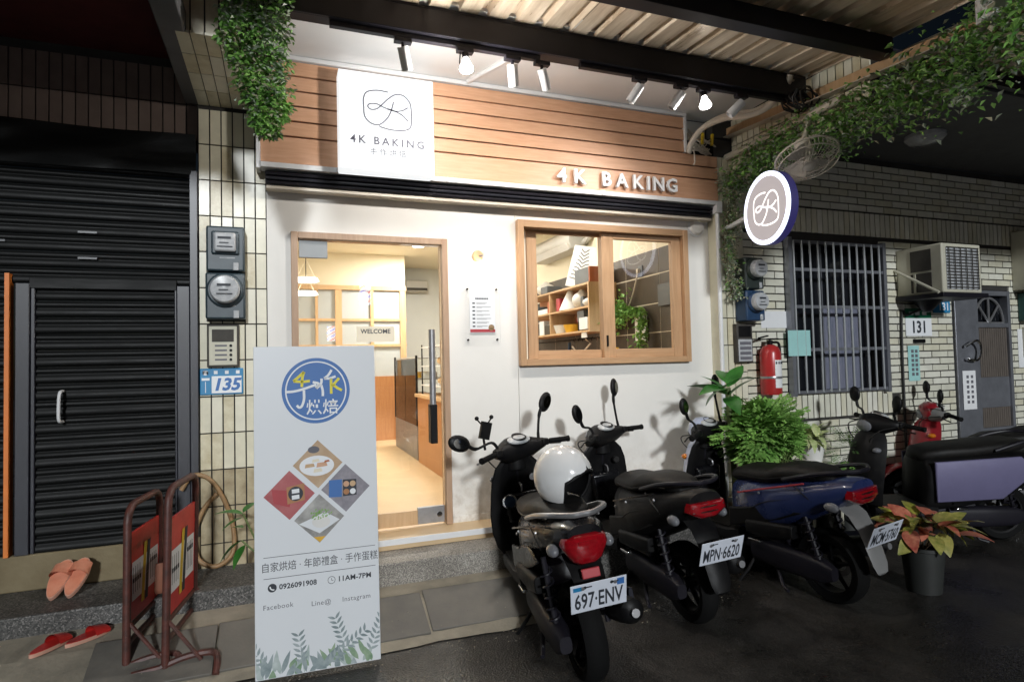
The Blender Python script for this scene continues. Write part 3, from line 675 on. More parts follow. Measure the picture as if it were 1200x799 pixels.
g = G(); g.box(3.551,3.88,2.36,2.38,1.876,2.364); g.build('divider', 'pine', sf)
g = G(); g.box(3.872,3.88,1.372,3.4,1.876,2.364); g.build('back_panel', 'iwood', sf)
def small(name, label, cat, g, mat, **k): return g.build(name, mat, None, label=label, category=cat, **k)
g = G(); g.cbox((3.70,1.55,2.47),(.26,.33,.165)); o = small('storage_box','grey and orange storage box on top of the wall shelf','box',g,'boxgr',bevel=.006)
g = G(); g.cbox((3.70,1.372,2.47),(.262,.02,.167)); g.build('end_face', 'boxor', o, mat=None)
g = G(); g.box(-.16,.16,-.006,.006,0,.50); pc = g.build('leaf_print_card', 'paper', None, mat=T((3.69,1.86,2.387)) @ RZ(radians(-42)) @ RY(radians(12)) @ RX(radians(-12)), label='white card printed with dark palm leaves leaning on the shelf top', category='picture')
g = G()
for s_ in (-1,1):
    for i in range(9):
        z = .06+.045*i; ribbon(g, [(0,z),(s_*.04,z+.035),(s_*(.115-.009*i),z+.045)], .013)
g.build('leaf_print', 'gink', pc, smooth=0, mat=T((-.02,-.0085,0)) @ WALLM)
def sack(x, y, z, r, h): q = G(); q.ell((x,y,z+h*.45),(r,r*.8,h*.5)); q.ell((x,y,z+h*.9),(r*.35,r*.3,h*.18)); return q
small('flour_bag','tied white plastic bag at the left end of the shelf top','bag',sack(3.68,2.75,2.385,.13,.17),'wpot')
g = G(); g.lathe([(.0,.26),(.02,.25),(.13,.02),(.13,0)], (3.66,2.02,2.135), None, 14); small('icing_cone','cream paper cone bag on the middle shelf','bag',g,'paper')
small('flour_bag','crumpled white bag on the middle shelf','bag',sack(3.66,1.72,2.135,.12,.2),'wpot')
small('flour_bag','low white bag at the right end of the middle shelf','bag',sack(3.64,1.47,2.135,.10,.1),'paper')
g = G(); g.cbox((3.66,2.62,2.165),(.2,.3,.06)); small('paper_box','flat white box on the left of the middle shelf','box',g,'paper',bevel=.004)
g = G(); g.cbox((3.66,2.82,2.19),(.2,.16,.11)); small('baking_tin','dark baking tin at the far left of the middle shelf','tin',g,'boxgr',bevel=.006)
g = G(); g.lathe([(.09,0),(.12,.09),(.115,.09),(.085,.01),(.0,.01)], (3.66,1.95,1.875), None, 16); small('yellow_basket','yellow basket on the lower shelf','basket',g,'basket')
g = G(); g.lathe([(.09,0),(.12,.10),(.115,.10),(.085,.01),(.0,.01)], (3.66,2.22,1.875), None, 16); small('mixing_bowl','pale mixing bowl beside the yellow basket','bowl',g,'wpot')
small('red_packet','red packet behind the yellow basket','packet',sack(3.74,1.86,1.95,.08,.14),'pred')
g = G(); g.cbox((3.66,1.50,1.95),(.22,.2,.13)); small('paper_box','white box with lid at the right end of the lower shelf','box',g,'paper',bevel=.004)
g = G(); g.cbox((3.68,1.62,2.04),(.2,.16,.12)); small('baking_tin','dark tin stacked beside the white box on the lower shelf','tin',g,'boxgr',bevel=.004)
random.seed(5)
for i, (x, y, z, w, d, h, m, nm, lb_) in enumerate(((3.64,2.42,2.135,.14,.12,.14,'boxor','carton','brown carton on the middle shelf beside the divider'),(3.64,2.22,2.135,.10,.10,.16,'pred','jar','dark red jar on the middle shelf left of the paper cone'),(3.66,2.55,2.385,.2,.2,.09,'boxgr','tray','dark tray on the shelf top beside the tied bag'),(3.64,2.50,1.875,.15,.16,.12,'wtile','carton','dark carton on the lower shelf left of the mixing bowl'),(3.66,2.70,1.875,.16,.14,.18,'paper','carton','white carton at the left end of the lower shelf'),(3.70,1.78,1.875,.10,.10,.15,'black','jar','black jar on the lower shelf right of the yellow basket'),(3.62,1.60,2.135,.06,.06,.12,'boxgr','jar','grey jar between the white bags on the middle shelf'))):
    g = G(); g.cbox((x,y,z+h/2+.001),(w,d,h)); small(nm,lb_,nm,g,m,bevel=.008)
g = G(); g.cbox((3.57,1.52,1.835),(.01,.12,.075)); small('price_card','white card clipped under the lower shelf','card',g,'paper')
# hooks and tools under the shelf
rail = thing('utensil_rail', 'black utensil rail with hooks under the wall shelf', 'rail', (3.8,1.9,1.8))
g = G(); g.tube([(3.80,1.25,1.80),(3.80,3.3,1.80)], .008); g.build('bar', 'black', rail)
for i in range(9):
    y = 1.3+.11*i; g = G(); g.tube([(3.795,y,1.815),(3.775,y,1.80),(3.775,y,1.77)], .004, 5); g.build('hook', 'black', rail)
g = G(); g.tube([(3.77,1.42,1.77),(3.77,1.42,1.68)], .012); g.lathe([(.0,.008),(.05,.006),(.055,0),(.0,-.01)], (3.77,1.42,1.62), RY(pi/2).to_3x3(), 14); small('red_ladle','red handled ladle hanging on the utensil rail','ladle',g,['pred'])
g = G(); g.tube([(3.77,2.30,1.77),(3.77,2.30,1.58)], .02); small('blue_scraper','dark blue scraper hanging on the utensil rail','scraper',g,'meterb')
g = G(); g.tube([(3.76,2.2,1.72),(3.74,1.98,1.60),(3.75,1.72,1.74),(3.76,1.85,1.79)], .010); small('whisk','bent pale whisk hanging on the utensil rail','whisk',g,'pvc')
# hanging plant, picture, socket, switch box
g = G(); pts = []
for i in range(420):
    a = random.gauss(0,1); b = random.gauss(0,1); pts.append((3.80-abs(random.gauss(0,.05)), 1.18+.12*a, 2.03+.085*b))
for i in range(160):
    t = random.random(); pts.append((3.81-abs(random.gauss(0,.03)), 1.10-.38*t+random.gauss(0,.02), 2.05-.03*t+random.gauss(0,.03)))
for i in range(260):
    t = random.random(); pts.append((3.81-abs(random.gauss(0,.03)), .735+random.gauss(0,.03), 2.03-.48*t))
leafcloud(g, pts, .055, nk=2); ip = thing('trailing_plant','green trailing plant around the small picture on the brown tiles','plant',(3.82,1.1,2.0))
g.build('leaf_mass', ['ivy','bushg'], ip, smooth=0, kind='stuff')
g = G(); g.tube(curve_pts([(3.85,1.2,2.06),(3.84,.95,2.05),(3.84,.75,2.03),(3.84,.73,1.6)],5), .005); g.build('vine', 'stem', ip)
g = G(); g.cbox((3.865,.86,1.855),(.02,.20,.25)); pf = small('small_picture','small white framed leaf picture under the trailing plant','picture',g,'paper',bevel=.004)
g = G()
for i in range(5): ribbon(g, [(0,-.06+.02*i),(.03,-.03+.03*i)], .008); ribbon(g, [(0,-.06+.02*i),(-.03,-.03+.03*i)], .008)
g.build('leaf_print', 'bushg', pf, smooth=0, mat=T((3.8535,.86,1.85)) @ RZ(-pi/2) @ WALLM)
so = thing('wall_socket','white wall socket with a plugged pale cable','socket',(3.88,.87,2.43))
g = G(); g.cbox((3.878,.86,2.43),(.012,.075,.11)); g.build('plate', 'boxgr', so, bevel=.003)
g = G(); g.cbox((3.86,.875,2.435),(.03,.03,.04)); g.tube(curve_pts([(3.855,.88,2.42),(3.85,.93,2.28),(3.85,1.02,2.14),(3.84,1.08,2.06)],5), .007); g.build('cable', 'pvc', so)
g = G(); g.cbox((3.868,.44,2.15),(.03,.20,.21)); small('switch_box','dark grey switch box on the brown tiles','box',g,'boxgr',bevel=.006)
g = G(); g.tube([(3.80,1.22,1.56),(3.80,1.22,1.68)], .016); small('yellow_bottle','thin yellow bottle at the bottom of the right pane','bottle',g,'basket')
g = G(); g.tube([(3.80,1.02,1.50),(3.80,1.02,1.66)], .02); small('red_bottle','thin red bottle beside the yellow bottle','bottle',g,'iwood')
g = G(); g.box(3.35,3.88,.3,4.0,.386,1.48); small('kitchen_cabinet','long work cabinet under the shop window shelf','cabinet',g,'iwood',bevel=.004)
# ================================================================== CANOPY
can = thing('canopy', 'corrugated metal canopy on dark steel beams above the shop front', 'canopy', (2.2, -1.8, 3.5))
def zc_(y): return 3.62+.065*(y+.95)
per = .18
def corr_sheet(x0, n, y0, y1, zf, name='corrugated_sheet', lift=0., parent=None, mat='galv'):
    q = G(); P = []
    for i in range(n):
        for dx, dz in ((0,0),(.108,0),(.122,.034),(.158,.034),(.172,0)): P.append((x0+i*per+dx, dz))
    P.append((x0+n*per, 0))
    m = len(P)
    ys = [y0+(y1-y0)*k/4 for k in range(5)]
    q.loft([[(x, y, zf(y)+dz+lift) for x, dz in P] for y in ys], closed=False, cap=False)
    return q.build(name, mat, parent, smooth=0)
for k in range(4): corr_sheet(.42+.9*k, 5, -2.78, -.99, zc_, lift=.004*(k % 2), parent=can)
corr_sheet(.42+3.6, 1, -2.78, -.99, zc_, lift=.004, parent=can)
g = G(); g.box(.42,4.16,-1.0,-.90,3.60,3.618); g.box(.42,4.16,-1.0,-.985,3.455,3.60); g.box(.42,4.16,-.985,-.90,3.455,3.47); g.build('beam', 'dsteel', can, bevel=.003)
g = G(); g.box(.42,4.17,-1.68,-1.58,3.452,3.57); g.build('beam', 'dsteel', can, bevel=.004)
g = G(); g.box(.42,4.17,-2.74,-2.64,3.375,3.495); g.build('beam', 'dsteel', can, bevel=.004)
R_r = RX(atan2(.065,1)).to_3x3()
g = G(); g.box(-.03,.03,-2.72,-.03,-.05,.03, R_r, (4.215,0,3.585-.045)); g.build('rafter', 'pine', can, bevel=.004)
g = G(); g.box(-.07,.0,-2.72,-.03,-.052,-.046, R_r, (4.215,0,3.585-.05)); g.build('rafter_flange', 'pvc', can)
g = G(); g.box(3.55,4.6,-2.62,-2.50,3.20,3.33, RZ(-.35).to_3x3(), (1.45,1.25,.06)); g.build('fascia_board', 'trim', can)
# track light rail
tr = thing('track_light_rail', 'black track rail carrying the spot lamps under the front beam', 'track rail', (2.2,-.95,3.45))
g = G(); g.box(.76,2.02,-.972,-.935,3.422,3.452); g.box(2.30,4.02,-.972,-.935,3.422,3.452); g.build('rail', 'dsteel', tr, bevel=.002)
spots = [(1.165,0,-18,0),(1.535,1,0,0),(1.838,0,-14,8),(2.035,0,-28,20),(2.745,0,30,-10),(3.075,0,30,-8),(3.262,1,0,0),(3.59,0,42,-6)]
sl = ['track spot lamp left of the first bare bulb','lit bare bulb hanging left on the track rail','grey track spot lamp right of the left bulb','tilted white track spot lamp at the end of the left rail','white track spot lamp first on the right rail','white track spot lamp between the first right spot and the right bulb','lit bare bulb hanging on the right rail','white track spot lamp nearest the curved pipe']
for i, (x, lit, tx, ty) in enumerate(spots):
    t = thing('lit_bulb_lamp' if lit else 'track_spot_lamp', sl[i], 'lamp' if lit else 'spot lamp', (x,-.953,3.42), group='lamps on the track rail')
    g = G(); g.box(x-.05,x+.05,-.975,-.932,3.396,3.421); g.build('adapter', 'dsteel', t, bevel=.003)
    if lit:
        g = G(); g.tube([(x,-.953,3.396),(x+.004,-.96,3.365)], .02, 12); g.build('socket', 'dsteel', t)
        g = G(); g.tube([(x-.028,-.953,3.396),(x-.034,-.955,3.33),(x-.01,-.955,3.30)], .004); g.build('bracket', 'dsteel', t)
        g = G(); c = Vector((x+.004,-.965,3.30)); g.lathe([(.016,.065),(.022,.045),(.042,.0),(.040,-.012),(.0,-.02)], c, RX(-.15).to_3x3(), 18); g.build('bulb', 'bulb', t)
        if i == 1: lamp('POINT', 'bulb_light', (x,-.968,3.262), 54, (1,.95,.89), shadow_soft_size=.04)
        else: lamp('SPOT', 'bulb_light', (x,-.968,3.262), 54, (1,.95,.89), shadow_soft_size=.04, spot_size=radians(140), spot_blend=1., rot=Vector((-.85,.40,-.75)).to_track_quat('-Z','Y').to_euler())
    else:
        ty = 24
        lamp('SPOT', 'added_fascia_fill', (x+.02*math.copysign(1,-tx or 1),-.90,3.24), 11, (1,.94,.88), shadow_soft_size=.05, spot_size=radians(115), spot_blend=1., rot=Vector((-math.copysign(.35,tx)*(tx != 0),.75,-.75)).to_track_quat('-Z','Y').to_euler())  # added fill light to even out the fascia; the spot heads themselves are unlit
        g = G(); g.tube([(x,-.953,3.396),(x,-.953,3.365)], .010); g.build('stem', 'dsteel', t)
        R3 = (RY(radians(tx)) @ RX(radians(ty))).to_3x3(); c = Vector((x,-.953,3.362))
        g = G(); g.lathe([(.0,.012),(.030,.012),(.032,.006),(.032,-.115),(.027,-.115),(.026,-.07),(.0,-.07)], c, R3, 18); g.build('head', 'trim', t)
# ceiling-side clutter at the right end of the fascia
def pipe(name, label, pts, r, mat, cat='pipe', n=7): g = G(); g.tube(curve_pts(pts, n), r, 10); return g.build(name, mat, None, label=label, category=cat)
pipe('conduit_pipe','pale corrugated conduit curving from the plank corner up to the canopy',[(3.73,-.16,3.28),(3.735,-.20,3.36),(3.78,-.30,3.45),(3.84,-.50,3.46),(3.90,-.66,3.42),(3.97,-.80,3.44),(4.0,-.95,3.52),(3.99,-1.02,3.60)],.024,'pvc')
pipe('conduit_pipe','second pale conduit running close along the first curved one',[(3.735,-.15,3.28),(3.76,-.18,3.38),(3.81,-.30,3.48),(3.87,-.52,3.49),(3.93,-.70,3.45),(4.0,-.84,3.48),(4.03,-1.0,3.58)],.018,'pvc')
pipe('white_cable','short white cable hanging down at the plank corner',[(3.74,-.17,3.33),(3.76,-.19,3.28),(3.765,-.19,3.20),(3.755,-.18,3.17)],.006,'pvc','cable')
pipe('grey_pipe','straight grey pipe along the tiled beam above the ivy',[(4.17,-.10,3.30),(4.165,-.9,3.315),(4.165,-1.3,3.33)],.028,'pvc')
g = G()
for i in range(9):
    a = random.uniform(0,6); cx, cy, cz = 4.08, -1.02, 3.42
    g.tube([(cx+.10*cos(a+t*.7)+random.uniform(-.02,.02), cy+.02*i-.08+.03*sin(t), cz+.07*sin(a+t*.7)) for t in range(10)], .006, 6)
small('cable_tangle','tangle of black cables hanging at the right end of the front beam','cables',g,'cable')
g = G()
for i in range(14):
    x0 = random.uniform(3.76,3.9); g.tube(curve_pts([(x0,-.05,random.uniform(3.3,3.55)),(x0+.08,-.12,random.uniform(3.3,3.42)),(x0+.2,-.08,random.uniform(3.28,3.45)),(4.1,-.05,random.uniform(3.3,3.5))],4), random.choice([.005,.008,.006]), 5)
small('wire_bundle','bundle of thin pale wires in the gap above the cut plank corner','wires',g,['pvc'])
for i, x in enumerate((3.90, 4.0)):
    g = G(); g.cbox((x,-.13,3.43),(.018,.02,.10), RY(.12).to_3x3()); small('yellow_tag',['left yellow cable clip among the wires above the planks','right yellow cable clip among the wires above the planks'][i],'clip',g,'yell')
g = G(); g.box(3.76,4.1,-.085,-.02,3.30,3.42); small('junction_box','dark junction box behind the yellow clips','box',g,'black',bevel=.006)
# ================================================================== RIGHT NEIGHBOUR
nb = thing('brick_tiled_house', 'neighbouring house with cream brick tiles below and shaded dark above', 'house', (6.5, 0, 0))
NY = -.10
GX0, GX1, GZ0, GZ1 = 4.775, 5.975, 1.20, 2.60
g = G()
for a in ((4.045,GX0,0,3.46),(GX0,GX1,0,GZ0),(GX0,GX1,GZ1,3.46),(GX1,7.0,0,3.46),(7.0,7.9,2.2,3.46),(7.9,11.,0,3.46)): g.box(a[0],a[1],NY+.008,.25,a[2],a[3])
g.build('wall_core', 'grout', nb, smooth=0)
g = G(); g.box(4.26,11,-1.5,NY+.009,3.462,3.60); g.build('soffit', 'dark', nb)
g = G(); g.box(4.032,4.26,-.099,.2,3.465,3.72); g.build('wall_top', 'grout', nb)
g = G(); g.box(4.24,4.26,-1.5,NY+.007,3.16,3.64); g.build('side_beam_core', 'grout', nb)
BM = []
for m in ('brick','brick','brick2','brick3'):
    q = G(); q.box(-.1115,.1115,-.008,.008,-.0280,.0280); BM.append(q.mesh('brick', m, smooth=0))
VM = []
for m in ('brick','brick2','brick3'):
    q = G(); q.box(-.0280,.0280,-.008,.008,-.1115,.1115); VM.append(q.mesh('brick', m, smooth=0))
cand = []; rest = []
def opening(x0, x1, z0, z1):
    if x1 > GX0-.01 and x0 < GX1+.01 and z1 > GZ0-.01 and z0 < GZ1+.01: return True
    return x1 > 6.995 and x0 < 7.905 and z0 < 2.2
cands = []
for r in range(50):
    zc = .034+.068*r
    if 2.665 < zc < 2.93 and 4.8 < 5: sold = True
    else: sold = False
    x = 4.312-.12*(r % 2)
    while x < 9.6:
        x0, x1 = max(x, 4.312), x+.227
        if not sold and not (.98 < zc < 1.19 and 4.7 < x0 < 6.0) and x1-x0 > .05:
            segs = [(x0, x1)]
            out = []
            for a, b in segs:
                if not opening(a, b, zc-.03, zc+.03): out.append((a, b))
                else:
                    if a < GX0-.03 and b > GX0-.01: out.append((a, GX0-.012))
                    elif a < GX1 and b > GX1+.04: out.append((GX1+.012, b))
                    elif a < 6.97 and b > 6.995: out.append((a, 6.985))
                    elif a < 7.9 and b > 7.94: out.append((7.915, b))
            for a, b in out: cands.append(((a+b)/2, zc, (b-a)/2, 0))
        x += .235
x = 4.312+.03
while x < 9.6:
    if not opening(x-.03, x+.03, 2.70, 2.92): cands.append((x, 2.80, .0298, 1))
    if 4.7 < x < 6.05: cands.append((x, 1.085, .0298, 1))
    x += .068
camx, camy, camz = .493, -4.382, 1.55
cands = [c for c in cands if not (c[1] < .45 and c[0] < 7)]
cands.sort(key=lambda c: (c[0]-camx)**2+(c[1]-camz)**2 + (0 if c[1] > .9 else 40))
for i, (cx, cz, hw, v) in enumerate(cands[:290]):
    j = T((cx, NY+random.uniform(-.0015,.0015), cz)) @ RZ(random.uniform(-.008,.008))
    if v: inst('brick', random.choice(VM), nb, j)
    else: inst('brick', random.choice(BM), nb, j @ Matrix.Diagonal((hw/.1135,1,1,1)))
g = G()
for cx, cz, hw, v in cands[290:]:
    g.k = random.choice((0,0,1,2)); y = NY+random.uniform(-.0015,.0015); hh = .1115 if v else .028; hw -= .002
    g.box(cx-hw,cx+hw,y-.008,y+.008,cz-hh,cz+hh)
g.build('brick_courses', ['brick','brick2','brick3'], nb, smooth=0, kind='stuff')
# vertical tiles at the corner pillar and on the beam side
TV = [tile_mesh(.0595,.2265,.016,m) for m in ('tile','tile2','tile','tile3')]
for c in range(4):
    for r in range(13): inst('tile', random.choice(TV), nb, T((4.078+.068*c, NY+random.uniform(-.001,.001), .36+.235*r)) @ RZ(random.uniform(-.006,.006)))
for c in range(20):
    for r in range(2): inst('tile', random.choice(TV), nb, T((4.236, -.14-.068*c, 3.28+.235*r)) @ RZ(pi/2))
# barred window
gw = thing('barred_window', 'dark window behind a steel bar grille on the brick tiled wall', 'window', (5.6,-.1,1.9))
g = G(); g.box(GX0,GX1,.05,.06,GZ0,GZ1); g.build('pane', 'dglass', gw)
for x in (GX0+.02, 5.33, GX1-.05):
    g = G(); g.box(x,x+.035,.02,.049,GZ0,GZ1); g.build('window_frame', 'stain', gw)
g = G(); g.box(5.36,5.84,.030,.045,1.22,2.0); g.build('hanging_cloth', pm('faded_blue_cloth',(.10,.12,.17),rough=.9,rgb2=(.20,.20,.26),scale=7,stretch=(8,1,1)), gw)
for i in range(12):
    x = GX0+.055+i*(GX1-GX0-.13)/11
    g = G(); g.tube([(x,-.165,GZ0+.01),(x,-.165,GZ1-.01)], .0095, 8); g.build('bar', 'gnob', gw)
for z in (GZ0+.015, 1.60, 1.99, 2.33, GZ1-.015):
    g = G(); g.box(GX0-.01,GX1+.01,-.162,-.142,z-.014,z+.014); g.build('rail', 'stain', gw)
for x in (GX0-.005, GX1-.025):
    g = G(); g.box(x,x+.04,-.17,-.11,GZ0-.02,GZ1+.02); g.build('grille_post', 'stain', gw)
# window air conditioner on a bracket
ac = thing('window_ac', 'old cream box air conditioner on a shelf above the number 131 plate', 'air conditioner', (6.55,-.35,2.3))
AX0, AX1, AY0, AZ0, AZ1 = 6.20, 6.74, -.56, 2.10, 2.56
g = G(); g.box(AX0,AX1,AY0,NY-.01,AZ0,AZ1); g.build('casing', 'acw', ac, bevel=.012)
g = G(); g.box(AX0-.006,AX0,AY0+.10,NY-.16,2.32,2.52); g.box(AX0-.006,AX0,AY0+.10,NY-.16,2.12,2.30); g.build('side_opening', 'acd', ac)
g = G(); g.box(AX0-.012,AX0-.006,AY0+.25,AY0+.27,2.12,2.30); g.build('side_strip', 'acw', ac)
g = G(); g.box(AX0+.05,AX1-.05,AY0-.006,AY0-.001,AZ0+.03,AZ1-.04); g.build('coil', 'lens', ac)
for i in range(14):
    z = AZ0+.05+i*.0285; g = G(); g.box(AX0+.05,AX1-.05,AY0-.016,AY0-.007,z-.004,z+.004); g.build('fin', 'acd', ac)
for i in range(6):
    x = AX0+.07+i*.08; g = G(); g.box(x-.004,x+.004,AY0-.022,AY0-.0165,AZ0+.03,AZ1-.04); g.build('grille_wire', 'acd', ac)
g = G(); g.box(AX0-.03,AX1+.06,AY0-.02,NY-.01,AZ0-.045,AZ0-.003); g.build('shelf', 'dsteel', ac, bevel=.004)
g = G(); g.tube([(AX0-.03,-.115,2.36),(AX0-.03,AY0+.02,2.10)], .014, 8); g.build('brace', 'acw', ac)
g = G(); g.lathe([(.14,0),(.05,-.10),(.03,-.12)], (6.42,-.25,2.065), None, 12); g.build('drip_pan', 'dsteel', ac)
g = G(); g.tube(curve_pts([(6.42,-.2,1.98),(6.3,-.13,1.92),(6.22,-.125,1.85),(6.21,-.125,.5)],6), .012, 8); g.build('drain_hose', 'cable', ac)
# number plates
def plate131(x0,x1,z0,z1,y,split,top,num,label):
    t = thing('house_number', label, 'house number', ((x0+x1)/2,y,z0))
    g = G(); g.box(x0,x1,y,y+.008,z0,split-.001); g.build('lower_plate', 'pwhite', t)
    g = G(); g.box(x0,x1,y,y+.008,split,z1); g.build('upper_plate', top, t)
    return t
t = plate131(6.29,6.66,1.715,1.99,-.118,1.895,'greensign','131','white house number 131 with a green top band')
text('131', .165, T((6.475,-.1205,1.80)) @ WALLM, 'ink', t, sx=.92, bold=.004)
g = G(); g.box(6.34,6.40,-.1195,-.1182,1.925,1.96); g.box(6.43,6.49,-.1195,-.1182,1.925,1.96); g.box(6.53,6.59,-.1195,-.1182,1.925,1.96); g.build('street_marks', 'pwhite', t)
t = plate131(6.70,6.945,1.95,2.12,-.119,2.075,'bluesign','131','small blue house number 131 under the air conditioner')
for o in list(t.children): o.data.materials.clear(); o.data.materials.append(M['bluesign'])
text('131', .11, T((6.85,-.1215,2.01)) @ WALLM, 'pwhite', t, bold=.003)
g = G(); g.box(6.39,6.56,-.12,-.109,1.645,1.685); small('slot_plate','small dark slot plate under the white number 131','plate',g,'black',bevel=.003)
# papers
def paper(x0,x1,z0,z1,label,mat='paper',y=-.1105,ink=0):
    g = G(); g.box(x0,x1,y-.0015,y,z0,z1); o = g.build('paper_notice', mat, None, label=label, category='notice')
    if ink:
        g = G()
        for c in range(2):
            for k in range(6):
                x = x0+(x1-x0)*(.28+.34*c); z = z1-(z1-z0)*(.15+.13*k); g.box(x,x+.035,y-.003,y-.0019,z-.018,z+.012)
        g.build('brush_marks', 'gink', o, kind='stuff')
paper(4.72,4.98,1.545,1.775,'pale teal paper beside the fire extinguisher','teal',y=-.172)
paper(4.48,4.78,1.80,1.95,'faded white sheet above the teal paper')
paper(6.31,6.47,1.27,1.62,'pale paper strip beside the barred window','teal',ink=1)
paper(7.06,7.26,.95,1.35,'white paper strip on the steel door post',ink=1,y=-.135)
paper(8.02,8.30,1.36,1.78,'white paper beside the gate at the right edge')
# gate
gt = thing('house_gate', 'brown slatted metal gate with an arched fan light and steel side panel', 'gate', (7.4,-.1,.1))
g = G(); g.box(7.0,7.32,-.13,-.02,.05,2.19); g.build('side_panel', 'stain', gt, bevel=.004)
g = G(); g.box(7.322,7.37,-.12,-.03,.05,2.19); g.box(7.86,7.905,-.12,-.03,.05,2.19); g.box(7.37,7.86,-.118,-.03,2.14,2.19); g.box(7.37,7.86,-.118,-.03,1.80,1.845); g.box(7.37,7.86,-.118,-.03,.70,.74); g.build('frame', 'stain', gt)
g = G(); g.box(7.37,7.86,-.10,-.06,.95,1.27); g.build('mid_panel', 'stain', gt)
for i in range(14):
    x = 7.375+i*.0347
    for z0, z1 in ((1.272,1.80),(.742,.948)):
        g = G(); g.box(x,x+.029,-.10,-.06,z0,z1); g.build('slat', 'gatew', gt)
g = G()
for a in range(5):
    th = pi*a/4; g.tube([(7.615,-.075,1.85),(7.615+.235*cos(th),-.075,1.85+.27*sin(th))], .011, 6)
g.tube([(7.615+.235*cos(pi*k/12),-.075,1.85+.27*sin(pi*k/12)) for k in range(13)], .013, 6); g.build('fan_light', 'steel', gt)
g = G(); g.box(7.37,7.86,-.045,-.04,1.846,2.14); g.build('fan_glass', 'dglass', gt)
g = G(); g.tube(curve_pts([(7.08,-.16,1.60),(7.2,-.20,1.66),(7.29,-.18,1.58),(7.25,-.17,1.46),(7.1,-.16,1.47)],6), .014, 8); g.build('handle', 'chrome', gt)
g = G(); g.box(7.1,8.1,-.8,-.12,0,.12); small('door_step','low concrete step before the brown gate','step',g,'concrete',bevel=.01)
# right edge boxes
g = G(); g.box(7.98,8.6,-.42,-.11,2.20,2.84); small('metal_cabinet','large pale metal cabinet high at the right edge','cabinet',g,'acw',bevel=.008)
g = G(); g.box(8.05,8.5,-.24,-.11,1.87,2.17); small('meter_box','dark green meter box under the pale cabinet','meter box',g,pm('teal_box',(.02,.09,.085),rough=.5),bevel=.01)
g = G(); g.box(8.10,8.32,-.16,-.11,1.48,1.80); small('intercom','grey intercom panel at the right edge under the green meter box','intercom',g,'acw',bevel=.006)
# soffit lamp of the neighbour
nl = thing('soffit_lamp','unlit round lamp on the dark neighbour soffit','lamp',(5.82,-.72,3.45))
g = G(); g.lathe([(.16,.0),(.16,-.03),(.12,-.07),(.0,-.085)], (5.82,-.72,3.46), None, 24); g.build('diffuser', 'lens', nl)
# neighbour canopy
nc = thing('neighbour_canopy','dark corrugated canopy beyond the ivy over the neighbour','canopy',(6.5,-2.2,3.45))
corr_sheet(4.42, 5, -2.9, -1.3, lambda y: 3.60+.05*(y+1.3), parent=nc); corr_sheet(5.32, 5, -2.9, -1.3, lambda y: 3.604+.05*(y+1.3), parent=nc); corr_sheet(6.22, 5, -2.9, -1.3, lambda y: 3.60+.05*(y+1.3), parent=nc); corr_sheet(7.12, 9, -2.9, -1.3, lambda y: 3.604+.05*(y+1.3), parent=nc)
g = G(); g.box(4.3,8.9,-1.56,-1.50,3.48,3.58); g.build('beam', 'dsteel', nc)
g = G(); g.box(4.3,8.9,-2.9,-2.8,3.40,3.52); g.build('beam', 'dsteel', nc)
# ================================================================== WALL FITTINGS ON THE LEFT PILLAR
def meter(kind, name, label, cx, z0, z1, y, w, dep, body, round_=True, group=None):
    t = thing(name, label, 'electricity meter', (cx, y, z0), group=group)
    g = G(); g.box(cx-w/2,cx+w/2,y-dep,y,z0,z1); g.build('case', body, t, bevel=.012)
    zc = z0+(z1-z0)*.62
    if round_:
        g = G(); g.lathe([(w*.47,0),(w*.47,.018),(w*.42,.03),(.0,.03)], (cx,y-dep+.001,zc), R_, 28); g.build('rim', body, t)
        g = G(); g.lathe([(w*.38,0),(w*.38,.05),(w*.34,.062),(.0,.066)], (cx,y-dep-.02,zc), R_, 28); d = g.build('dial', 'lens', t)
        yf = y-dep-.089
    else:
        g = G(); g.box(cx-w*.36,cx+w*.36,y-dep-.02,y-dep+.001,zc-w*.33,zc+w*.33); g.build('rim', body, t, bevel=.012)
        g = G(); g.box(cx-w*.28,cx+w*.28,y-dep-.055,y-dep-.0205,zc-w*.27,zc+w*.27); d = g.build('dial', 'lens', t, bevel=.012)
        yf = y-dep-.057
    g = G(); g.box(cx-w*.18,cx+w*.16,yf-.001,yf,zc+.018,zc+.032); g.box(cx-w*.2,cx+w*.2,yf-.001,yf,zc-.035,zc-.028); g.box(cx-w*.14,cx+w*.1,yf-.001,yf,zc-.01,zc-.004); g.build('dial_marks', 'ink', t)
    g = G(); g.box(cx+w*.2,cx+w*.34,y-dep-.012,y-dep-.0005,z0+.005,z0+.055); g.build('seal_tag', 'lens', t, bevel=.003)
    g = G(); g.box(cx-w*.15,cx+w*.25,y-dep-.0015,y-dep-.0002,z0+.082,z0+.089); g.build('maker_line', 'lens', t)
    return t
g = G(); g.box(.045,.275,-.02,-.0,1.86,2.47); g.build('backboard', 'black', None, label='black backboard behind the two meters on the left tiled pillar', category='board')
meter(0,'electricity_meter','upper meter with a square dial on the left tiled pillar',.165,2.175,2.465,-.021,.225,.085,'meter',False,'meters on the left pillar')
meter(0,'electricity_meter','lower meter with a round dial on the left tiled pillar',.163,1.868,2.165,-.021,.232,.085,'meter',True,'meters on the left pillar')
ic = thing('intercom', 'grey door intercom panel above the blue number 135', 'intercom', (.14,0,1.56))
g = G(); g.box(.048,.236,-.04,-.005,1.562,1.838); g.build('frame', 'acd', ic, bevel=.004)
g = G(); g.box(.060,.224,-.047,-.0405,1.575,1.826); g.build('face', 'acw', ic, bevel=.003)
g = G(); g.box(.078,.206,-.0495,-.0475,1.725,1.805); g.build('speaker_grille', 'acd', ic)
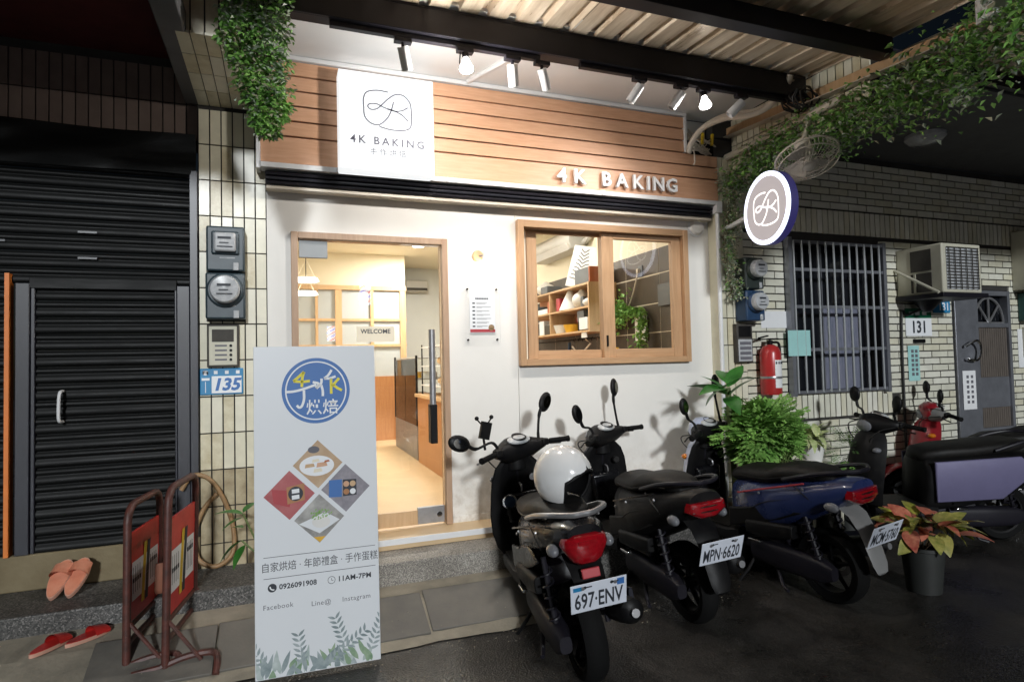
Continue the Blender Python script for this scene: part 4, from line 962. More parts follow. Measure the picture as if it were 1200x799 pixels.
for i in range(4):
    g = G(); g.lathe([(.0,.006),(.009,.006),(.009,0)], (.188,-.047,1.70-.03*i), R_, 10); g.build('button', 'black', ic)
    g = G(); g.box(.095,.165,-.0485,-.0475,1.695-.03*i,1.706-.03*i); g.build('name_strip', 'gink', ic)
hn = thing('house_number', 'blue and white house number 135 plate on the left tiled pillar', 'house number', (.13,-.01,1.38))
g = G(); g.box(.004,.258,-.016,-.005,1.385,1.555); g.build('plate', 'bluesign', hn, bevel=.004)
g = G(); g.box(.072,.248,-.0185,-.0165,1.395,1.505); g.build('number_panel', 'pwhite', hn)
text('135', .108, T((.157,-.0195,1.447)) @ WALLM, 'pblue', hn, shear=.22, bold=.004)
g = G(); g.lathe([(.0,.0),(.017,.0)], (.036,-.0168,1.528), R_, 12); g.box(.014,.060,-.0172,-.0165,1.478,1.494); g.box(.034,.038,-.0172,-.0165,1.40,1.47)
for x in (.085,.15,.215): g.box(x,x+.022,-.0172,-.0165,1.518,1.54)
g.build('emblem', 'pwhite', hn)
# right pillar meters, intercom, extinguisher
meter(0,'electricity_meter','upper dark green meter with a round dial beside the hanging ivy',4.30,2.13,2.40,-.111,.20,.14,'meterg',True,'meters on the right corner')
meter(0,'electricity_meter','lower navy meter with a round dial beside the hanging ivy',4.30,1.855,2.115,-.111,.20,.14,'meterb',True,'meters on the right corner')
ic = thing('intercom', 'weathered grey intercom below the navy meter and left of the extinguisher', 'intercom', (4.25,-.1,1.5))
g = G(); g.box(4.165,4.335,-.16,-.111,1.50,1.835); g.build('frame', 'acd', ic, bevel=.004)
g = G(); g.box(4.177,4.323,-.166,-.1605,1.51,1.70); g.build('face', 'lens', ic, bevel=.003)
g = G(); g.box(4.185,4.315,-.165,-.1605,1.72,1.815); g.build('speaker_grille', 'black', ic)
for i in range(4):
    g = G(); g.box(4.19,4.31,-.1685,-.1665,1.525+.043*i,1.55+.043*i); g.build('name_strip', 'gink', ic)
fe = thing('fire_extinguisher', 'red fire extinguisher with a white label on the brick tiled wall', 'fire extinguisher', (4.485,-.2,1.2))
c = Vector((4.485,-.20,1.215)); k = 1.0
g = G(); g.lathe([(.0,0),(.08,.0),(.088,.012),(.088,.36),(.07,.41),(.03,.435),(.0,.435)], c, None, 24); g.build('cylinder', 'ext_red', fe)
g = G(); g.lathe([(.022,.43),(.026,.47),(.0,.475)], c, None, 12); g.box(-.02,.09,-.012,.012,.475,.49,Matrix.Identity(3),c); g.box(-.02,.08,-.012,.012,.50,.512,RY(-.2).to_3x3(),c); g.build('valve', 'black', fe)
g = G(); g.tube(curve_pts([c+Vector((.03,0,.455)),c+Vector((.10,0,.44)),c+Vector((.11,0,.3)),c+Vector((.105,0,.1))],6), .011); g.build('hose', 'black', fe)
g = G(); g.loft([[(c.x+.0885*sin(a), c.y-.0885*cos(a), c.z+z) for a in [(-.35+.2*q) for q in range(8)]] for z in (.06,.30)], closed=False, cap=False); g.build('label_sheet', 'paper', fe)
g = G()
for i in range(4): a = -.2+.3*i; g.box(c.x+.0895*sin(a)-.007,c.x+.0895*sin(a)+.007,c.y-.0895*cos(a)-.001,c.y-.0895*cos(a)+.001,c.z+.265,c.z+.285)
g.build('label_marks', 'ink', fe)
g = G(); g.lathe([(.092,.14),(.094,.15),(.092,.16)], c, None, 20); g.box(c.x-.02,c.x+.02,c.y+.05,-.108,c.z+.13,c.z+.17); g.build('bracket', 'steel', fe)
# ================================================================== ROUND BLADE SIGN, FAN
rs = thing('round_blade_sign', 'round lit sign with white 4K line emblem and bright rim', 'lit sign', (3.9,-.9,2.65))
SCN = Vector((3.93,-.87,2.645)); RS = (RZ(radians(-8)) @ RY(-pi/2)).to_3x3()     # axis points to -x
g = G(); g.lathe([(.0,-.012),(.262,-.012),(.268,-.006),(.268,.055),(.262,.06)], SCN, RS, 56); g.build('drum', 'violet', rs)
g = G(); g.lathe([(.236,.061),(.262,.0605),(.2685,.056),(.2685,.068),(.236,.069)], SCN, RS, 56, closed=True); g.build('rim', 'ring_lit', rs)
g = G(); g.lathe([(.0,.066),(.2355,.066),(.2355,.060)], SCN, RS, 56); g.build('face', 'roundface', rs)
g = G(); g.lathe([(.0,-.015),(.24,-.015)], SCN, RS, 56); g.build('rear_face', 'roundface', rs)
g = G()
for st in logo_strokes(): ribbon(g, [(p.x, p.y) for p in st], .042)
Wl = T(SCN) @ RZ(radians(-8)) @ T((-.0685,0,0)) @ RZ(-pi/2) @ WALLM @ Matrix.Diagonal((.30,.30,1,1))
g.build('emblem', 'neon', rs, smooth=0, mat=Wl, world=True)
g = G(); g.tube([(3.96,-.60,2.66),(4.12,-.11,2.66)], .02, 10); g.build('bracket', 'trim', rs)
fn = thing('wall_fan', 'old ivory wall fan in a round wire cage above the round sign', 'fan', (4.05,-1.05,2.98))
FC = Vector((4.07,-1.06,2.985)); RF = Vector((-.1,-.35,-.93)).to_track_quat('Z','Y').to_matrix()
g = G()
g.tube([FC+RF@Vector((.215*cos(a),.215*sin(a),0)) for a in [2*pi*i/40 for i in range(40)]], .007, 6, loop=True)
g.tube([FC+RF@Vector((.205*cos(a),.205*sin(a),.055)) for a in [2*pi*i/40 for i in range(40)]], .004, 6, loop=True)
g.tube([FC+RF@Vector((.13*cos(a),.13*sin(a),.085)) for a in [2*pi*i/30 for i in range(30)]], .003, 5, loop=True)
for i in range(44):
    a = 2*pi*i/44; b = a+.25
    g.tube([FC+RF@Vector((.05*cos(b),.05*sin(b),.095)), FC+RF@Vector((.13*cos(a+.08),.13*sin(a+.08),.086)), FC+RF@Vector((.205*cos(a),.205*sin(a),.05)), FC+RF@Vector((.215*cos(a),.215*sin(a),0)), FC+RF@Vector((.15*cos(a),.15*sin(a),-.07))], .0016, 4)
g.build('cage', 'fanm', fn)
g = G(); g.lathe([(.0,.10),(.04,.098),(.05,.09)], FC, RF, 16); g.lathe([(.0,.075),(.035,.07),(.045,.0),(.04,-.02)], FC, RF, 16); g.build('hub', 'fanm', fn)
for i in range(3):
    a0 = 2*pi*i/3+.4; g = G(); rr = []
    for r_ in (.035,.08,.13,.18):
        w_ = .5 if r_ > .05 else .3
        rr.append([FC+RF@Vector((r_*cos(a0+s_*w_), r_*sin(a0+s_*w_), .028*s_+.02)) for s_ in (-1,-.3,.4,1)])
    g.loft(rr, closed=False, cap=False); g.build('blade', 'fanm', fn)
g = G(); g.lathe([(.06,-.03),(.065,-.06),(.06,-.13),(.0,-.15)], FC, RF, 16); g.tube([FC+RF@Vector((0,0,-.12)),FC+Vector((.06,.05,.22)),(4.2,-1.0,3.36)], .018, 8); g.build('motor', 'fanm', fn)
# ================================================================== BANNER
BX = Vector((.661,-1.093,.02)); bz = radians(-1.2)
bn = thing('standing_banner', 'tall pale printed banner stand of the bakery with blue round emblem', 'banner', BX, bz)
BW = T(BX) @ RZ(bz) @ RX(radians(-2.6))         # local: x right, y into the picture, z up the board
W_, H_ = .303, 1.64
def bb(g, name, mat, **k): return g.build(name, mat, k.pop('parent', bn), mat=BW, world=True, **k)
g = G(); g.box(-W_,W_,0,.018,0,H_); bb(g, 'board', 'card', bevel=.002)
g = G(); g.box(-W_+.02,-W_+.05,.019,.04,.05,H_-.05); g.box(W_-.05,W_-.02,.019,.04,.05,H_-.05); g.box(-W_+.05,W_-.05,.019,.04,.8,.84); bb(g, 'rear_strut', 'steel')
g = G(); g.tube([(0,.03,1.2),(0,.22,.12)], .012, 8); bb(g, 'rear_leg', 'steel')
def pl(z): return BW @ T((0,-.0012,z)) @ WALLM
def disc(name, r, cz, mat, lift, r0=0):
    g = G()
    n = 64
    if r0: g.loft([[(r0*cos(2*pi*i/n), -.0008-lift, cz+r0*sin(2*pi*i/n)) for i in range(n)], [(r*cos(2*pi*i/n), -.0008-lift, cz+r*sin(2*pi*i/n)) for i in range(n)]], cap=False)
    else: g.add([(r*cos(2*pi*i/n), -.0008-lift, cz+r*sin(2*pi*i/n)) for i in range(n)], [tuple(range(n))])
    return bb(g, name, mat, smooth=0)
CZ = 1.408
disc('emblem_disc', .170, CZ, 'pblue', 0); disc('emblem_ring', .153, CZ, 'pwhite', .0006, .146)
def strokes(name, mat, lst, w, ox=0, oz=CZ, sc_=.170):
    g = G()
    for st in lst: ribbon(g, [(p.x*sc_, p.y*sc_) for p in curve_pts([(x,y,0) for x,y in st], 5)], w)
    return g.build(name, mat, bn, smooth=0, mat=BW @ T((ox,-.0022,oz)) @ WALLM, world=True)
strokes('emblem_strokes','pwhite',[[(-.86,-.02),(-.6,0),(-.3,.08),(.0,.18)],[(-.1,.26),(.08,.2),(-.02,.08)],[(-.36,.02),(-.36,-.25),(-.42,-.45),(-.5,-.5),(-.57,-.43)],[(.16,.36),(.14,.2),(.0,.06)],[(.15,.16),(.19,-.02),(.19,-.18)],[(.46,.62),(.36,.46),(.24,.36)],[(.24,.36),(.4,.36),(.58,.42)]],.0125)
strokes('emblem_strokes','pyell',[[(-.35,.58),(-.5,.44),(-.66,.3)],[(-.66,.3),(-.4,.28),(-.18,.30)],[(-.35,.58),(-.40,.4),(-.42,.12)],[(.44,.36),(.44,.1),(.44,-.12)],[(.68,.36),(.56,.22),(.46,.12)],[(.50,.16),(.62,.06),(.76,-.02)]],.0135)
text('烘焙', .082, BW @ T((.03,-.0022,CZ-.092)) @ WALLM, 'pwhite', bn, bold=.0008)
def diamond(cx, cz, h, mat, name='photo_print'):
    g = G(); g.add([(cx-h,-.0008,cz),(cx,-.0008,cz-h),(cx+h,-.0008,cz),(cx,-.0008,cz+h)], [(0,1,2,3)]); return bb(g, name, mat, smooth=0)
tablem = pm('print_table_brown', (.40,.24,.12), rgb2=(.55,.40,.26), scale=8); greym = pm('print_grey_cloth', (.20,.19,.22), rgb2=(.32,.30,.33), scale=30); redm = pm('print_dark_red', (.36,.06,.07), rgb2=(.48,.14,.14), scale=7); stonem = pm('print_grey_stone', (.16,.155,.15), rgb2=(.50,.49,.46), scale=9)
def flat(pts, mat, name, lift): g = G(); g.add([(x,-.0008-lift,z) for x,z in pts], [tuple(range(len(pts)))]); return bb(g, name, mat, smooth=0)
def circ(cx, cz, r, sx=1, n=26): return [(cx+r*sx*cos(2*pi*i/n), cz+r*sin(2*pi*i/n)) for i in range(n)]
HD_ = .123
D1, D2, D3, D4 = (.003,1.028), (-.137,.882), (.140,.895), (.007,.752)
diamond(*D1, HD_, tablem); diamond(*D2, HD_, redm); diamond(*D3, HD_, greym); diamond(*D4, HD_, stonem)
flat(circ(D1[0]-.005, D1[1]-.008, .052, 1.65), 'pwhite', 'plate_print', .0006)
for dx, dz, w, h, m in ((-.04,-.006,.05,.022,'pine'),(.02,-.004,.055,.026,'plank2'),(.0,-.032,.045,.022,'cream'),(-.01,.018,.04,.018,'cream'),(.045,.012,.03,.014,'boxor')):
    flat([(D1[0]+dx-w/2,D1[1]+dz-h/2),(D1[0]+dx+w/2,D1[1]+dz-h/2+.005),(D1[0]+dx+w/2-.006,D1[1]+dz+h/2),(D1[0]+dx-w/2+.004,D1[1]+dz+h/2-.003)], m, 'cake_print', .0012)
flat(circ(D1[0]-.02, D1[1]+.075, .018, 1.6), 'gink', 'cup_print', .0012)
flat([(D2[0]-.075,D2[1]-.035),(D2[0]+.0,D2[1]-.06),(D2[0]+.02,D2[1]+.02),(D2[0]-.085,D2[1]+.035)], 'pred', 'box_print', .0006)
flat([(D2[0]-.01,D2[1]-.045),(D2[0]+.075,D2[1]-.03),(D2[0]+.072,D2[1]+.055),(D2[0]-.014,D2[1]+.04)], 'iwood', 'box_print', .0009)
flat(circ(D2[0]+.03, D2[1]+.005, .036), 'ink', 'tray_print', .0012)
for dz in (-.012,.018): flat([(D2[0]+.012,D2[1]+dz-.012),(D2[0]+.048,D2[1]+dz-.009),(D2[0]+.047,D2[1]+dz+.012),(D2[0]+.011,D2[1]+dz+.009)], 'pwhite', 'packet_print', .0016)
flat([(D3[0]-.085,D3[1]-.042),(D3[0]-.02,D3[1]-.045),(D3[0]-.018,D3[1]+.045),(D3[0]-.083,D3[1]+.045)], 'pblue', 'box_print', .0006)
flat([(D3[0]-.014,D3[1]-.042),(D3[0]+.055,D3[1]-.04),(D3[0]+.055,D3[1]+.042),(D3[0]-.014,D3[1]+.044)], 'ink', 'box_print', .0006)
for dx, dz, m in ((.003,-.02,'iwood'),(.036,-.02,'pwhite'),(.003,.02,'plank'),(.036,.02,'pine')): flat(circ(D3[0]+dx, D3[1]+dz, .015), m, 'cake_print', .0012)
flat([(D4[0]-.10,D4[1]-.02),(D4[0]+.0,D4[1]-.075),(D4[0]+.10,D4[1]-.015),(D4[0]+.03,D4[1]+.03)], 'card', 'cloth_print', .0006)
flat([(D4[0]-.03,D4[1]-.092),(D4[0]+.0,D4[1]-.12),(D4[0]+.03,D4[1]-.092)], 'basket', 'table_print', .0007)
flat(circ(D4[0]+.008, D4[1]-.018, .030, 1.5), 'wpot', 'pot_print', .0010)
g = G()
for i in range(40):
    a = random.uniform(0, 6.28); r = random.random()**.5*.05; x = D4[0]+.01+r*cos(a); z = D4[1]+.022+r*.45*sin(a); b_ = random.uniform(0, 6.28)
    g.add([(x,-.0026,z),(x+.014*cos(b_),-.0026,z+.014*sin(b_)),(x+.010*cos(b_+.8),-.0026,z+.010*sin(b_+.8))], [(0,1,2)])
bb(g, 'succulent_print', 'bushg', smooth=0)
g = G(); g.box(-.262,.285,-.0012,-.0006,.583,.5855); g.box(-.262,.285,-.0012,-.0006,.480,.4825); bb(g, 'rule_line', 'ink')
text('自家烘焙 · 年節禮盒 · 手作蛋糕', .050, BW @ T((.012,-.0014,.532)) @ WALLM, 'ink', bn, sx=.84)
flat(circ(-.222,.435,.021), 'ink', 'phone_badge', 0)
strokes('phone_icon','pwhite',[[(-.6,.5),(-.5,-.1),(.1,-.55),(.6,-.55)]],.006,-.222,.435,.016)
text('0926091908', .036, BW @ T((-.190,-.0014,.435)) @ WALLM, 'ink', bn, align='LEFT', bold=.0009)
disc('clock_ring', .019, 0, 'ink', 0, .0165).matrix_local = PM[bn.name].inverted() @ BW @ T((.062,0,.435))
strokes('clock_hands','ink',[[(0,.6),(0,.3),(0,0)],[(0,0),(.25,-.1),(.5,-.2)]],.0025,.062,.435,.018)
text('11AM-7PM', .036, BW @ T((.092,-.0014,.435)) @ WALLM, 'ink', bn, align='LEFT', bold=.0009, space=1.05)
for s_, x, z in (('Facebook',-.195,.342),('Line@',.010,.330),('Instagram',.185,.330)):
    text(s_, .034, BW @ T((x,-.0014,z)) @ WALLM, 'gink', bn, space=1.08)
# watercolour leaves along the foot
wl = [pm('print_leaf_sage',(.30,.38,.36),rgb2=(.55,.61,.60),scale=14), pm('print_leaf_green',(.12,.24,.13),rgb2=(.36,.46,.32),scale=14), pm('print_leaf_slate',(.16,.22,.23),rgb2=(.42,.48,.49),scale=14)]
def pleaf(g, x, z, ang, L, w, lift):
    c_, s_ = cos(ang), sin(ang); P = []
    for i in range(7): t = i/6; P.append((t*L, w*sin(pi*t**.8)))
    for i in range(5, 0, -1): t = i/6; P.append((t*L, -w*sin(pi*t**.8)))
    vs = []
    for a, b in P:
        X = x+a*c_-b*s_; Z = max(.004, z+a*s_+b*c_); X = max(-W_+.004, min(W_-.004, X)); vs.append((X, -.0010-lift, Z))
    g.add(vs, [tuple(range(len(vs)))])
random.seed(21)
for k in range(3):
    g = G()
    for i in range(15):
        x = random.uniform(-.28,.28); z0 = random.uniform(-.03,.035); pleaf(g, x, z0, pi/2+random.uniform(-.75,.75), random.uniform(.06,.14), random.uniform(.010,.019), .0004*k+.00002*i)
    bb(g, 'leaf_print', wl[k], smooth=0, kind='stuff')
g = G()
for x, z, a, n_ in ((.14,.06,1.9,7),(.24,.03,1.2,7),(-.24,.05,2.2,6),(.02,.02,.6,9),(-.08,.02,1.7,6)):
    for i in range(n_):
        t = .035+.026*i; bx, bz_ = x+t*cos(a), z+t*sin(a)
        for s_ in (-1,1): pleaf(g, bx, bz_, a+s_*.9, .042, .0065, .0016+.00003*i)
bb(g, 'leaf_print', wl[2], smooth=0, kind='stuff')
random.seed(11)
# ================================================================== BARRIERS
def barrier(x, y0, y1, h, label, zb, tilt=0.):
    t = thing('folding_barrier', label, 'barrier', (x,(y0+y1)/2,zb), group='red folding barriers by the ledge')
    def P(y, z, dx=0): return (x+dx+tilt*z+.07*(y-y0)/(y1-y0), y, zb+z)
    r = .085
    pts = [P(y0,0),P(y0,.4),P(y0,h-r)]+[P(y0+r-r*cos(a), h-r+r*sin(a)) for a in (.4,.8,1.2)]+[P(y0+r,h),P(y1-r,h)]+[P(y1-r+r*sin(a), h-r+r*cos(a)) for a in (.4,.8,1.2)]+[P(y1,h-r),P(y1,.4),P(y1,0)]
    g = G(); g.tube(pts, .019, 10); g.build('tube_frame', 'rust', t)
    for yy in (y0, y1):
        g = G()
        f = [P(yy,.045,-.02),P(yy+.01,.07,.08),P(yy+.015,.075,.17),P(yy-.0,.07,.225),P(yy-.04,.04,.245),P(yy-.09,.0,.25)]
        g.tube(curve_pts(f,4), .017, 8); g.tube([P(yy,.03,-.16),P(yy,.045,0)], .015, 8); g.tube([P(yy,.28),P(yy,.05,.16)], .010, 6); g.build('foot', 'rust', t)
        g = G(); z0, z1 = .30*h, .83*h
    for a, b in ((0,.012),):
        g.loft([[P(y0+.02,z,.004),P(y1-.02,z,.004),P(y1-.02,z,-.010),P(y0+.02,z,-.010)] for z in (z0,z1)])
    bd = g.build('panel', 'red', t, bevel=.002)
    L = y1-y0-.04
    def Q(u, v, e=.0065): return P(y0+.02+u*L, z0+v*(z1-z0), e)
    for e in (.0062, -.0122):
        g = G(); g.quad(Q(.06,.22,e),Q(.94,.22,e),Q(.94,.66,e),Q(.06,.66,e)); g.build('white_band', 'pwhite', bd, smooth=0)
        for k, m in ((0,'yell'),(1,'ink')):
            u0 = .36+.12*k; e2 = e+(.0006 if e > 0 else -.0006)
            g = G(); g.quad(Q(u0,.12,e2),Q(u0+.10,.12,e2),Q(u0+.13,.42,e2),Q(u0+.03,.42,e2)); g.quad(Q(u0+.03,.421,e2),Q(u0+.13,.421,e2),Q(u0+.19,.80,e2),Q(u0+.09,.80,e2)); g.build('stripe', m, bd, smooth=0)
        g = G()
        for i in range(4): u = .09+.07*i; e2 = e+(.0006 if e > 0 else -.0006); g.quad(Q(u,.3,e2),Q(u+.014,.3,e2),Q(u+.014,.6,e2),Q(u,.6,e2)); g.quad(Q(u-.012,.42,e2+.0003*(1 if e > 0 else -1)),Q(u+.04,.42,e2+.0003*(1 if e > 0 else -1)),Q(u+.04,.47,e2+.0003*(1 if e > 0 else -1)),Q(u-.012,.47,e2+.0003*(1 if e > 0 else -1)))
        for i in range(4): u = .66+.065*i; e2 = e+(.0006 if e > 0 else -.0006); g.quad(Q(u,.3,e2),Q(u+.016,.3,e2),Q(u+.016,.6,e2),Q(u,.6,e2)); g.quad(Q(u-.012,.5,e2+.0003*(1 if e > 0 else -1)),Q(u+.04,.5,e2+.0003*(1 if e > 0 else -1)),Q(u+.04,.55,e2+.0003*(1 if e > 0 else -1)),Q(u-.012,.55,e2+.0003*(1 if e > 0 else -1)))
        g.build('sign_marks', 'ink', bd, smooth=0, kind='stuff')
    g = G(); g.tube([P(y0,.16),P(y1,.16)], .013, 8); g.tube([P(y0,z0-.02),P(y1,z0-.02)], .012, 8); g.build('crossbar', 'rust', t)
    return t
barrier(-.245, -.80, -.36, .84, 'red barrier with white sign band on the left nearer the sandals', .03, .01)
barrier(-.065, -.86, -.40, .92, 'taller red barrier leaning beside the first with the hose behind it', .03, .02)
# sandals and slippers
def sandal(x, y, z, rz, name, label, mat, strap, group, L=.24, cat='sandal', tilt=0.):
    t = thing(name, label, cat, (x,y,z), rz, group=group)
    W0 = PM[t.name] @ RX(tilt)
    def outline(k): return [(L*(.5*cos(a))*1.0, k*(.043+.010*cos(a))*sin(a)*1.0) for a in [2*pi*i/24 for i in range(24)]]
    g = G(); g.loft([[(p[0],p[1],h) for p in outline(s_)] for h, s_ in ((.0,.95),(.012,1.0),(.018,.97))]); g.build('sole', 'sole', t, mat=W0, world=True)
    g = G(); g.loft([[(p[0]*.94,p[1]*.92,h) for p in outline(1)] for h in (.0185,.021)]); g.build('footbed', mat, t, mat=W0, world=True)
    g = G(); rows = []
    for k in range(6):
        xx = .01+.075*k/5
        rows.append([(xx, .046*cos(b), .014+(.046-.004*k)*sin(b)) for b in [pi*j/10 for j in range(11)]])
    rows2 = [[(p[0], p[1]*.9, p[2]-.005) for p in r] for r in rows]
    g.loft(rows, closed=False, cap=False); g.loft(rows2, closed=False, cap=False); g.build('strap', strap, t, mat=W0, world=True)
    return t
sandal(-.616,-.60,.160,radians(62),'red_slipper','red slipper with pale sole on the concrete strip left of the other','sandal','sandal','red slippers below the ledge')
sandal(-.46,-.565,.165,radians(48),'red_slipper','red slipper on the concrete strip nearer the red barrier','sandal','sandal','red slippers below the ledge')
# salmon slippers stand on edge against the sill, sole out
for i, dx in enumerate((0, .084)):
    sandal(-.70+dx,-.10+.01*i,.29+.10,radians(88),'salmon_slipper',['left salmon rubber slipper of the pair leaning on the sill','right salmon rubber slipper of the pair leaning on the sill'][i],'pink','pink','salmon slippers leaning on the sill',L=.25,tilt=0)
    o = bpy.data.objects['salmon_slipper' if i == 0 else 'salmon_slipper.001']
    o.rotation_euler = Euler((radians(-52), 0, 0)).to_matrix().to_4x4().to_euler(); o.matrix_world = T((-.70+dx,-.16,.365)) @ RZ(radians(-10)) @ RX(radians(38)) @ RZ(pi/2) @ Matrix.Diagonal((1,1.2,1.3,1))
g = G(); g.tube(curve_pts([(-.10,-.055,.80),(-.04,-.05,.885),(.05,-.05,.86),(.13,-.045,.74),(.19,-.04,.55),(.19,-.06,.38),(.10,-.09,.315),(.0,-.07,.36),(-.03,-.05,.50),(.02,-.045,.66),(.10,-.04,.76)],8), .014, 10)
small('garden_hose','brown hose looped against the tiled pillar behind the barriers','hose',g,'hose')
g = G(); g.cbox((-.08,-.36,.46),(.03,.03,.04)); small('orange_tag','small orange tag on the far barrier crossbar','tag',g,'orange',bevel=.006)
g = G(); g.lathe([(.0,0),(.13,0),(.15,.03),(.14,.17),(.13,.17),(.12,.04),(.0,.04)], (-.18,-.30,.30), None, 24); small('clay_basin','brown clay basin behind the barriers on the ledge','basin',g,'terr')
# ================================================================== PLANTS
def big_leaf_mesh(L, w, fold=.22, bend=.5, n=7, mat='bigleaf', k=1.):
    q = G(); V = []; Fc = []
    for i in range(n+1):
        t = i/n; x = L*(t-.12*bend*t*t); z = -bend*L*.5*t*t; ww = w*(sin(pi*min(1, t**.75*.97+.015)))**k+.001
        V += [(x, ww, z+fold*ww), (x, 0, z), (x, -ww, z+fold*ww)]
    for i in range(n):
        a = 3*i; Fc += [(a,a+1,a+4,a+3),(a+1,a+2,a+5,a+4)]
    q.add(V, Fc); return q.mesh('leaf', mat, smooth=60)
def place_leaf(me, parent, p, az, el, roll=0., sc_=1.): return inst('leaf', me, parent, T(p) @ RZ(az) @ RY(-el) @ RX(roll) @ Matrix.Scale(sc_, 4))
# leafy plant poking out left of the banner
t = thing('broad_leaf_plant','broad leaved green plant growing up between pillar and banner','plant',(.47,-.42,.15))
g = G(); g.tube(curve_pts([(.45,-.40,.27),(.36,-.4,.48),(.27,-.36,.68)],5), .006); g.tube(curve_pts([(.46,-.40,.27),(.38,-.38,.40),(.26,-.34,.52)],5), .006); g.build('stem', 'stem', t)
bl = big_leaf_mesh(.17, .036)
for p, az, el, sc_ in (((.27,-.36,.68),2.9,.3,1.),((.27,-.36,.66),3.4,-.2,.8),((.26,-.34,.52),3.3,-.5,1.0),((.27,-.36,.60),2.4,.1,.7),((.27,-.36,.69),.8,.6,.7),((.28,-.37,.5),3.9,-.7,.9)): place_leaf(bl, t, p, az, el, random.uniform(-.5,.5), sc_)
g = G(); g.lathe([(.0,0),(.08,0),(.10,.14),(.09,.14),(.0,.12)], (.47,-.42,.145), None, 20); g.build('pot', 'terr', t)
# tall glossy leaves behind scooter
t = thing('glossy_leaf_plant','tall plant with long glossy leaves right of the white front','plant',(3.78,-.35,.3))
C0 = Vector((3.72,-.55,1.31))
g = G(); g.tube([(3.80,-.50,.10),(3.79,-.51,.6),C0], .022, 8); g.build('stem', 'stem', t)
gl = big_leaf_mesh(.36, .062, .25, .45); 
for az, el, sc_, r in ((2.9,.45,1.0,.3),(3.5,.15,1.05,-.3),(.3,.75,.9,.4),(.0,.35,.8,-.2),(5.2,.8,.8,.1),(2.2,.8,.7,0),(4.2,-.1,1.0,.2),(1.2,.6,.8,0),(3.3,-.25,.9,.5)): place_leaf(gl, t, C0+Vector((0,0,random.uniform(-.08,.06))), az, el, r, sc_)
g = G(); g.lathe([(.0,0),(.11,0),(.14,.22),(.13,.22),(.0,.2)], (3.80,-.50,.002), None, 20); g.build('pot', 'dpot', t)
# bushy fern-like plant
t = thing('leafy_bush','large bright green bushy plant in a pot by the extinguisher','plant',(3.95,-.72,0))
def crown(c, d, n, bias=.35):
    out = []
    while len(out) < n:
        p = Vector((random.uniform(-1,1),random.uniform(-1,1),random.uniform(-1,1))); l = p.length
        if l > 1 or l < bias or random.random() < .25*(1-l): continue
        k = 1+.22*sin(6*p.x+4*p.z+1)+.18*sin(8*p.y+5*p.z)+random.uniform(-.08,.16); out.append((c[0]+p.x*d[0]*k, c[1]+p.y*d[1]*k, c[2]+p.z*d[2]*k))
    return out
BC = (3.93,-.69,.97)
g = G()
for p in crown(BC, (.235,.22,.20), 1150, .2):
    p = Vector(p); d = (p-Vector(BC)).normalized(); d = Vector((d.x,d.y,d.z*.6-.12)); d.normalize(); u = d.cross(Vector((0,0,1))).normalized(); nrm = u.cross(d)
    u = (u+nrm*random.uniform(-.7,.7)).normalized()
    for i in range(4):
        b_ = p+d*(.022*i); g.k = 0
        for s_ in (-1,1):
            e = (d*.5+u*s_).normalized(); L = .036*random.uniform(.8,1.4); w2 = nrm*.006
            g.add([b_, b_+e*L*.5+d*L*.5+w2, b_+e*L, b_+e*L*.5-d*L*.42+w2], [(0,1,2),(0,2,3)])
leafcloud(g, crown(BC, (.26,.24,.22), 1500, .5), .040, nk=2)
g.build('leaf_mass', ['bushg','ivy'], t, smooth=0, kind='stuff')
g = G()
for i in range(26):
    a = random.uniform(0,6.28); g.tube(curve_pts([(3.95,-.70,.40),(3.95+.1*cos(a),-.70+.08*sin(a),.62),(3.95+.26*cos(a),-.70+.2*sin(a),.78+.25*random.random())],4), [.008]*4+[.006]*3+[.003]*2, 5)
g.build('stem', 'stem', t)
g = G(); g.lathe([(.0,0),(.15,0),(.19,.38),(.20,.40),(.18,.40),(.0,.36)], (3.95,-.70,.002), None, 24); g.build('pot', 'dpot', t)
# variegated plant in a white pot on a stand
t = thing('variegated_plant','pale variegated plant in a white pot on a low stand','plant',(4.62,-.42,0))
VC = Vector((4.62,-.48,.83))
g = G(); g.lathe([(.0,-.17),(.075,-.17),(.105,.0),(.112,.0),(.10,.0),(.07,-.02),(.0,-.02)], VC, None, 22); g.build('pot', 'wpot', t)
vl = big_leaf_mesh(.17, .028, .25, .9, mat='variegated')
for i in range(46): place_leaf(vl, t, VC+Vector((random.gauss(0,.035),random.gauss(0,.035),.0+random.random()*.06)), random.uniform(0,6.28), random.uniform(-.2,1.2), random.uniform(-.4,.4), random.uniform(.7,1.15))
g = G(); g.box(4.45,4.79,-.64,-.32,.622,.652); 
for x in (4.47,4.77):
    for y in (-.62,-.34): g.tube([(x,y,.0),(x,y,.625)], .012, 6)
small('plant_stand','pale plant stand under the white pot','stand',g,'acw')
# small green plant
t = thing('small_fern','small green plant low between the white pot and the dark scooter','plant',(4.95,-.45,0))
FC2 = Vector((4.96,-.58,.74)); g = G()
for p in crown(FC2, (.20,.17,.16), 180, .3):
    p = Vector(p); d = (p-FC2).normalized(); d.z -= .2; d.normalize(); u = d.cross(Vector((0,0,1))).normalized()
    for i in range(5):
        b_ = p+d*(.02*i)
        for s_ in (-1,1): e = (d*.6+u*s_).normalized(); L = .028; g.add([b_, b_+e*L*.55+d*L*.22, b_+e*L, b_+e*L*.5-d*L*.2], [(0,1,2),(0,2,3)])
g.build('leaf_mass', 'ivy', t, smooth=0, kind='stuff')
g = G(); g.lathe([(.0,0),(.10,0),(.13,.46),(.12,.46),(.0,.44)], (4.93,-.52,.002), None, 20); g.build('pot', 'dpot', t)
